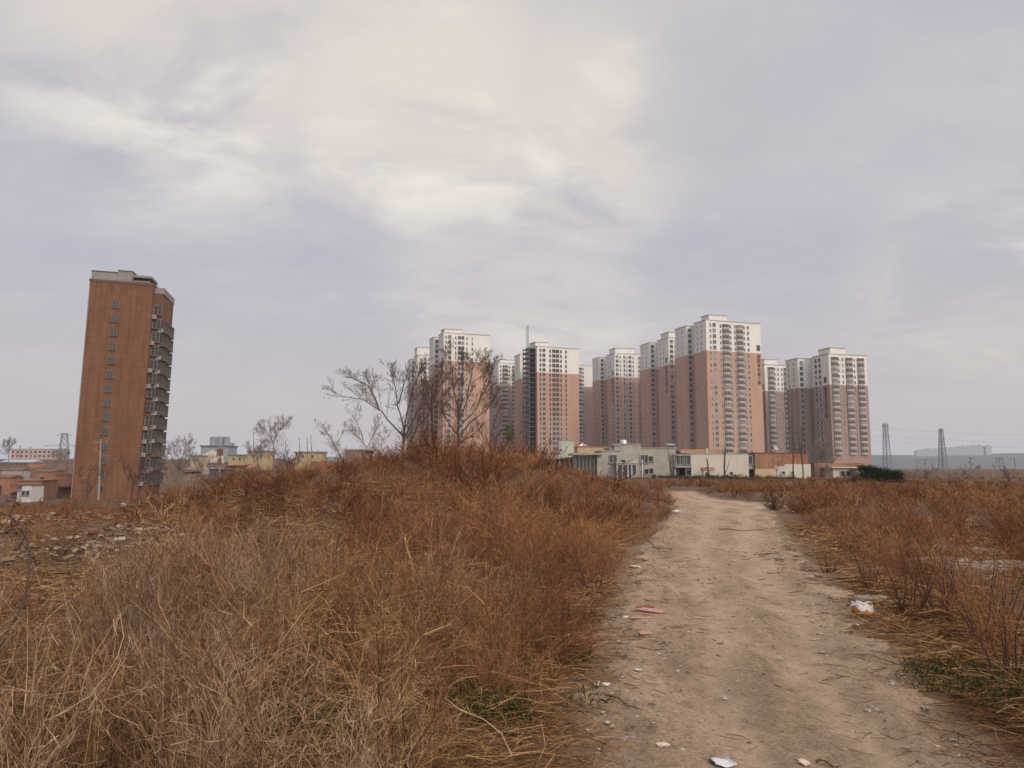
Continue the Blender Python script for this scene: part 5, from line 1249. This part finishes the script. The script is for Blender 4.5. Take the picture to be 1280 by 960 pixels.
def heap(cx, cy, rx, ry, n, smax, label, hgt=.12):
    global ROCKS
    ROCKS = BRICKBITS
    def zf(x, y): return ground_z(x, y) + hgt * np.exp(-1.3 * (((x - cx) / rx) ** 2 + ((y - cy) / ry) ** 2)) * rg.uniform(.2, 1, len(x))
    G = stones(n, cx - rx, cx + rx, cy - ry, cy + ry, lambda x, y: ((x - cx) / rx) ** 2 + ((y - cy) / ry) ** 2 < rg.uniform(.3, 1, len(x)), .02, smax, zf, 2.2)
    ROCKS = PEBBLES
    return G.build('rubble', RUB, label)
c = gp(140, 694); heap(c[0], c[1], 1.5, 2.4, 620, .075, 'pale broken rubble below the brown block', .25)
c = gp(18, 662); heap(c[0], c[1], 2.6, 3.6, 700, .085, 'pale rubble strewn left of the dark sapling', .3)
c = gp(75, 660); heap(c[0], c[1], 2.4, 3.4, 420, .08, 'rubble patch beside the dark sapling', .25)
c = gp(205, 640); heap(c[0], c[1], 1.3, 3.0, 500, .17, 'heap of pale lumps before the red brush', .6)
c = gp(335, 712); heap(c[0], c[1], 1.4, 1.5, 520, .06, 'broken brick bits in the grassy clearing', .08)
heap(-142, 228, 14, 40, 900, 1.2, 'rubble slope across the valley', 1.0)
heap(-107, 180, 6, 9, 300, 1.3, 'pale rubbish heap next to the small brick hut', 2.6)

# ------------------------------------------------------------------ single plants close by
def shrub(px_, py_, h, label, seed, ns=22, group='dry shrubs beside the path', m_=None, spread=.55, w=.0042, nf=420):
    x, y = gp(px_, py_); rng = np.random.default_rng(seed)
    V, q, r_ = brush_proto(rng, ns, 220, nf, w, h, spread)
    root = empty('dry_shrub', (x, y, gz(x, y) - .02), 0, label, 'shrub', group)
    link('twigs', mesh_np('twigs', V, q, m_ or REDB, {'rnd': ('FACE', r_), 'tone': ('FACE', np.full(len(q), rng.uniform(.3, .7)))}), root)
    m = MB()
    for k in range(7):
        a = rng.uniform(0, 6.28); t = rng.uniform(.08, spread); p = [Vector((.05 * math.cos(a), .05 * math.sin(a), 0))]
        dv = Vector((math.sin(t) * math.cos(a), math.sin(t) * math.sin(a), math.cos(t)))
        for s in range(5): p.append(p[-1] + (dv + Vector(rng.normal(0, .12, 3))) * h * .16)
        m.tube(p, [.009, .008, .007, .005, .004, .002], 5)
    m.build('stems', [MATS['red_bark']], root)
shrub(1090, 735, .75, 'thin upright shrub rising behind the plastic bag', 101, 12)
shrub(1138, 768, 1.05, 'dark stemmed dry shrub right of the plastic bag', 102)
shrub(1178, 772, 1.10, 'dense dry shrub above the short board', 103)
shrub(1232, 800, 1.05, 'tall reddish shrub right of the white paper scrap', 104)
shrub(1262, 835, .95, 'nearest reddish shrub at the edge of the right verge', 105)
shrub(1035, 712, .50, 'low rounded shrub at the bend of the path', 106, 26, spread=.9)
shrub(700, 800, .62, 'reddish shrub with green weeds at its foot left of the path', 107, 20, spread=.6)
shrub(742, 742, .85, 'rounded red shrub leaning over the broken tiles', 108, 30, spread=.85)
DARKT = plant_mat('dark_twig', [(0, (.030, .022, .015)), (.5, (.085, .055, .034)), (1, (.19, .115, .065))])
shrub(968, 637, .85, 'low dark bush at the edge of the bare apron by the bend', 109, 34, m_=DARKT, spread=1.25, w=.012, nf=900)
shrub(1000, 640, 1.0, 'rounded red brown bush beside the low dark bush', 110, 30, spread=1.1, w=.012, nf=900)
shrub(1030, 634, 1.15, 'largest rounded red brown bush at the bend', 111, 30, spread=1.1, w=.013, nf=900)
# dark bent sapling, left
def sapling():
    d = 5.2; rng = np.random.default_rng(9)
    pts = [(-14, 850), (4, 800), (24, 765), (33, 742), (36, 715), (37, 690), (33, 668), (24, 652), (12, 645), (0, 640)]
    P = [at(a, b, d) for a, b in pts]; base = Vector((P[0].x, d, gz(P[0].x, d) - .05))
    root = empty('bent_sapling', base, 0, 'dark bent leafless sapling arching over the rubble', 'sapling')
    P = [base] + P; Q = resample([tuple(p - base) for p in P], 16)
    V, q = tubes_np([(Q, np.linspace(.014, .004, 16))], 7); link('trunk', mesh_np('trunk', V, q, BARK, None, True), root)
    tw = []
    for s in [[(24, 765), (8, 790), (-10, 806)], [(36, 715), (52, 700)], [(33, 668), (20, 690)], [(24, 652), (14, 662), (4, 668)], [(12, 645), (16, 634), (22, 628)]]:
        tw.append((resample([tuple(at(a, b, d + .05) - base) for a, b in s], 5), np.linspace(.006, .002, 5)))
    lines = list(tw)
    for l in tw: sprout(lines, l[0], .006, rng, 1, 2, .9, .2, 5, .5, .0016)
    sprout(lines, Q[9:], .006, rng, 1, 2, .9, .2, 12, .2, .0016)
    V, q = tubes_np(lines, 4); link('twigs', mesh_np('twigs', V, q, BARK), root)
    n = 90; L = [l[0][-1] for l in lines]; c = np.array([L[i] for i in rng.integers(0, len(L), n)]) + rng.normal(0, .01, (n, 3))
    dd = rng.normal(0, 1, (n, 3)) + np.array([0, 0, -.8]); dd = unit(dd); bb = unit(np.cross(dd, rng.normal(0, 1, (n, 3))))
    V = np.stack([c, c + dd * .018 - bb * .007, c + dd * .038, c + dd * .018 + bb * .007], 1).reshape(-1, 3)
    link('withered_leaves', mesh_np('withered_leaves', V, np.arange(4 * n).reshape(-1, 4), REDB, {'rnd': ('FACE', rng.random(n) * .6), 'tone': ('FACE', np.full(n, .4))}), root)
sapling()
def stalk(px0, py0, px1, py1, d, label):
    a, b = at(px0, py0, d), at(px1, py1, d + .25); m = MB(); mid = (a + b) / 2 + Vector((.03, 0, .03))
    a.z = max(a.z, gz(a.x, a.y))
    m.tube([a, a.lerp(mid, .5) + Vector((.02, 0, .015)), mid, mid.lerp(b, .5) + Vector((-.015, 0, -.01)), b], [.003, .0028, .0024, .002, .001], 5)
    tag(m.build('dry_stalk', [mat('pale_stalk', (.46, .32, .16), .8)]), label, 'stalk', 'bare pale stalks standing out of the grass')
stalk(640, 945, 556, 872, 3.7, 'long pale stalk slanting across the grass left of the path')
stalk(1135, 640, 1112, 610, 20, 'thin pale stalk slanting over the right hand brush')

# ------------------------------------------------------------------ litter on and by the path
TERRA = mat('salmon_tile', (.36, .225, .178), .75, .12, 6); TERRAD = mat('red_tile_edge', (.25, .075, .048), .8, .15, 8)
LIT = 'broken tile pieces on the path'
def slab(name, px_, py_, outline, t, rz, tilt, label, cat, mats, group=None, lift=.0):
    x, y = gp(px_, py_); m = MB(); n = len(outline)
    m.v += [(a, b, 0) for a, b in outline] + [(a * .985, b * .985, t) for a, b in outline]
    m.f.append(tuple(reversed(range(n)))); m.mi.append(1 if len(mats) > 1 else 0); m.f.append(tuple(range(n, 2 * n))); m.mi.append(0)
    for i in range(n): j = (i + 1) % n; m.f.append((i, j, n + j, n + i)); m.mi.append(1 if len(mats) > 1 else 0)
    zf = float(path_z(np.array([x]), np.array([y]))[0]) if offp(np.array([x]), np.array([y]))[0] < .1 else gz(x, y)
    o = m.build(name, mats, None, (x, y, zf - .004 + lift)); o.rotation_euler = (rad(tilt[0]), rad(tilt[1]), rad(rz))
    return tag(o, label, cat, group)
slab('tile_piece', 813, 761, [(-.16, -.05), (.13, -.06), (.16, .0), (.11, .06), (-.10, .07)], .018, -24, (5, 3), 'largest salmon tile piece, tapered and tilted, on the left verge', 'tile', [TERRA, TERRAD], LIT, .014)
slab('tile_piece', 805, 755, [(-.11, -.03), (.12, -.02), (.09, .05), (-.08, .05)], .014, 5, (2, -2), 'dark red tile piece lying behind the largest salmon piece', 'tile', [TERRAD, TERRAD], LIT)
slab('tile_piece', 802, 769.5, [(-.13, -.03), (.02, -.035), (.13, -.01), (.12, .05), (.03, .035), (-.10, .05)], .015, 2, (2, 1), 'long notched salmon tile piece just below the largest one', 'tile', [TERRA, TERRAD], LIT)
slab('tile_piece', 807, 787, [(-.065, -.055), (.06, -.06), (.065, .05), (-.06, .055)], .015, 3, (3, -1), 'small square salmon tile piece nearest on the left verge', 'tile', [TERRA, TERRAD], LIT)
slab('tile_piece', 874, 764, [(-.07, -.045), (.07, -.04), (.08, .045), (-.05, .05)], .014, 0, (1, 2), 'salmon tile piece lying alone out on the path', 'tile', [TERRA, TERRAD], LIT)
WHITE = mat('white_litter', (.54, .49, .43), .7, .1, 8); STONEP = mat('pale_stone', (.55, .44, .34), .9, .2, 12, bump=.4)
for px_, py_, s, lab in ((829, 915, .035, 'pale flat stone left of the white packet'), (1004, 939, .034, 'pale angular stone right of the white packet'), (783, 768.5, .035, 'whitish stone beside the notched tile piece'), (794, 707, .08, 'pale lump of stone where brush overhangs the track'), (745, 846, .022, 'white pebble beside the verge twigs'), (757, 851, .03, 'white chip nearer the path than the white pebble'), (797, 833, .028, 'pale chip on the path below the tile pieces'), (906, 858, .016, 'tiny pale stone in the middle of the path'), (846, 640, .16, 'white lump at the foot of the mound on the bend')):
    x, y = gp(px_, py_); V, q, _ = ROCKS[int(px_) % 6]
    on = offp(np.array([x]), np.array([y]))[0] < .1
    o = link('pale_stone', mesh_np('pale_stone', V * s * np.array([1.3, 1., .7]), q, STONEP if 'stone' in lab else WHITE), None, (x, y, (float(path_z(np.array([x]), np.array([y]))[0]) if on else gz(x, y)) + s * .25), px_)
    tag(o, lab, 'stone', 'pale stones and chips by the path')
# crumpled printed packet
x, y = gp(902, 934); zf = float(path_z(np.array([x]), np.array([y]))[0])
nu, nv = 13, 9; U, Vv = np.meshgrid(np.linspace(-.5, .5, nu), np.linspace(-.5, .5, nv))
X = U * .115 - Vv * .03; Y = Vv * .105; Z = .012 + .012 * np.abs(U * 2) ** 2.5 + .004 * np.sin(U * 9 + Vv * 4) + .003 * np.sin(Vv * 14)
top = np.stack([X, Y, Z], -1).reshape(-1, 3); bot = top - np.array([0, 0, .006]); ix = np.arange(nu * nv).reshape(nv, nu)
qt = np.stack([ix[:-1, :-1], ix[:-1, 1:], ix[1:, 1:], ix[1:, :-1]], -1).reshape(-1, 4)
rim = np.concatenate([ix[0, :], ix[1:, -1], ix[-1, -2::-1], ix[-2:0:-1, 0]]); rn = np.roll(rim, -1); n_ = nu * nv
qs = np.stack([rim, rim + n_, rn + n_, rn], -1)
uc = U[:-1, :-1].ravel() + .04; mi = np.where(np.abs(uc) > .36, 1, 0)
o = link('white_packet', mesh_np('white_packet', np.concatenate([top, bot]), np.concatenate([qt, qt[:, ::-1] + n_, qs]), [mat('packet_white', (.58, .55, .52), .45, .05, 30), mat('packet_silver', (.42, .43, .44), .35, .1, 20, metallic=.3)], None, True, np.concatenate([mi, np.ones(len(qt)), np.ones(len(qs))])), None, (x, y, zf), rad(-6))
tag(o, 'crumpled white and silver packet lying on the near path', 'packet')
# knotted plastic carrier bag with something orange in it
def bag():
    x, y = gp(1078, 768); root = empty('plastic_bag', (x, y, gz(x, y) + .025), rad(-12), 'knotted pale plastic bag holding something orange on the right verge', 'bag', None)
    BAGM = mat('thin_plastic', (.50, .44, .39), .35, .12, 14, spec=.5); ORA = mat('orange_contents', (.34, .15, .065), .7, .3, 20)
    n, k = 26, 14; rng = np.random.default_rng(4); V = []
    for i in range(k + 1):
        u = i / k; ph = math.pi * u                      # from the gathered top (0) down to the ground (1)
        for j in range(n):
            a = 2 * math.pi * j / n
            prof = math.sin(ph) ** .75 * (1 - .30 * (1 - u))
            r_ = prof * (1 + .10 * math.sin(3 * a + 1) + .07 * math.sin(7 * a + ph * 4) + rng.normal(0, .025))
            z = .135 * (1 + math.cos(ph)) / 2 * (1 + .12 * math.sin(2 * a + .6)) + .006 * math.sin(9 * a + 5 * ph) * math.sin(ph)
            V.append((.125 * r_ * math.cos(a), .095 * r_ * math.sin(a), max(0, z)))
    ix = np.arange((k + 1) * n).reshape(k + 1, n); q = np.stack([ix[:-1], np.roll(ix, -1, 1)[:-1], np.roll(ix, -1, 1)[1:], ix[1:]], -1).reshape(-1, 4)
    cc = np.array(V)[q].mean(1)
    link('pouch', mesh_np('pouch', np.array(V), q, [BAGM, ORA], None, True, (cc[:, 2] < .078 - .22 * cc[:, 0] + .012 * np.sin(cc[:, 0] * 60)).astype(int)), root)
    for xo, yo, tilt, hh in ((-.02, 0, -.75, .060), (.060, .012, .62, .055)):
        m = MB(); pts = []
        for i in range(11):
            t = math.pi * i / 10; x_, z_ = .036 * math.cos(t), hh * math.sin(t)
            pts.append((xo + x_ * math.cos(tilt) + z_ * math.sin(tilt), yo + .012 * math.sin(2.5 * t), .105 + z_ * math.cos(tilt) - x_ * math.sin(tilt)))
        m.tube(pts, [.024, .017, .013, .009, .007, .006, .007, .009, .013, .018, .024], 6); m.build('handle', [BAGM], root, smooth=True)
    m = MB()
    for q_ in range(6):                                   # ruffled folds round the knot
        a = q_ * 1.1 + .3; c = (-.03 + .02 * math.cos(a), .02 * math.sin(a), .105)
        m.tube([c, (c[0] + .03 * math.cos(a) - .02, c[1] + .03 * math.sin(a), .128 + .010 * (q_ % 3)), (c[0] + .06 * math.cos(a) - .03, c[1] + .05 * math.sin(a), .105)], [.016, .012, .003], 5)
    m.build('ruffle', [BAGM], root, smooth=True)
bag()
slab('paper_scrap', 1112, 783, [(-.05, -.03), (.04, -.035), (.055, .0), (.03, .03), (-.04, .025)], .012, 4, (4, 2), 'white oval scrap in front of the plastic bag', 'scrap', [WHITE], 'scraps of litter on the right verge', .01)
slab('paper_scrap', 1196, 804, [(-.05, -.03), (-.01, -.05), (.05, -.02), (.06, .02), (.01, .04), (-.04, .03)], .02, 20, (14, -10), 'crumpled white paper scrap below the short board', 'scrap', [mat('paper_white', (.56, .54, .51), .7, .05, 20)], 'scraps of litter on the right verge', .02)
slab('paper_scrap', 711, 797, [(-.03, -.03), (.02, -.03), (.03, .04), (-.02, .05)], .012, 10, (40, 0), 'white rag caught in weeds left of the path', 'scrap', [WHITE], None, .05)
slab('board', 1186, 785, [(-.15, -.025), (.14, -.03), (.15, .02), (-.14, .03)], .022, -14, (2, 3), 'short weathered board lying under the shrubs', 'board', [mat('weathered_wood', (.36, .26, .18), .9, .2, 9)], None, .02)
slab('board', 1150, 790, [(-.13, -.018), (.13, -.014), (.13, .014), (-.12, .018)], .018, 6, (1, 2), 'narrow stick of wood between board and white oval scrap', 'board', [MATS['weathered_wood']], None, .01)
CS = 'pale concrete slabs lying in the brush'
for px_, py_, a, b, rz, lab in ((1088, 746, .20, .10, -10, 'flat pale slab directly behind the plastic bag'), (1121, 750, .16, .09, 4, 'small flat slab right of the plastic bag'), (1180, 704, .55, .30, 6, 'broad pale slab seen through the right brush'), (1222, 712, .45, .28, -15, 'pale slab next to the broad slab in the right brush'), (1266, 708, .50, .30, 12, 'pale slab at the outer side of the right brush'), (1205, 692, .55, .32, 0, 'pale slab lying farthest back in the right brush')):
    slab('concrete_slab', px_, py_, [(-a, -b), (a * .8, -b * 1.1), (a, b * .2), (a * .7, b), (-a * .6, b * .9), (-a * 1.05, b * .3)], .05, rz, (2, 1), lab, 'slab', [mat('pale_concrete', (.32, .27, .225), .9, .15, 4)], CS, .02)
def stick(px0, py0, px1, py1, label, r0=.006, fork=True):
    (xa, ya), (xb, yb) = gp(px0, py0), gp(px1, py1); m = MB(); pts = []
    for i in range(6):
        t = i / 5; x, y = xa + (xb - xa) * t, ya + (yb - ya) * t + .02 * math.sin(t * 7); pts.append((x, y, max(gz(x, y), float(path_z(np.array([x]), np.array([y]))[0])) + .012 + .01 * math.sin(t * 5) ** 2))
    m.tube(pts, [r0 * (1 - .1 * i) for i in range(6)], 5)
    if fork: m.tube([pts[2], (pts[2][0] + (xb - xa) * .25 - .03, pts[2][1] + .12, pts[2][2] + .03)], [r0 * .6, r0 * .3], 4)
    tag(m.build('twig', [mat('dead_twig', (.12, .075, .05), .95, .3, 20)]), label, 'twig', 'fallen twigs on the path')
stick(757, 863, 802, 883, 'long fallen twig on the left edge of the near path', .007)
stick(780, 848, 800, 858, 'short twig above the long fallen twig', .004, False)
stick(757, 815, 812, 823, 'thin twig stretched across the verge under the tile pieces', .004)
stick(898, 660, 955, 662, 'twig lying across the far track', .012)
stick(810, 675, 826, 690, 'forked dead branch sticking out of the brush onto the track', .010)
stick(1020, 940, 1052, 946, 'brown stick right of the pale angular stone', .010, False)
stick(1080, 738, 1100, 730, 'dark forked stick on the flat pale slab', .010)

# ------------------------------------------------------------------ air
def haze():
    m = bpy.data.materials.new('haze_air'); m.use_nodes = True; nt = m.node_tree; nt.nodes.clear()
    o = nt.nodes.new('ShaderNodeOutputMaterial'); v = nt.nodes.new('ShaderNodeVolumePrincipled')
    v.inputs['Color'].default_value = (.84, .88, .97, 1); v.inputs['Density'].default_value = HAZE_DENSITY; v.inputs['Anisotropy'].default_value = .0
    nt.links.new(v.outputs[0], o.inputs['Volume'])
    b = MB().box(-7600, 7600, -1200, 7900, -9, 150).build('haze', [m])
    tag(b, 'thin pale winter haze over the whole place', None, None, 'stuff')
if HAZE_DENSITY: haze()
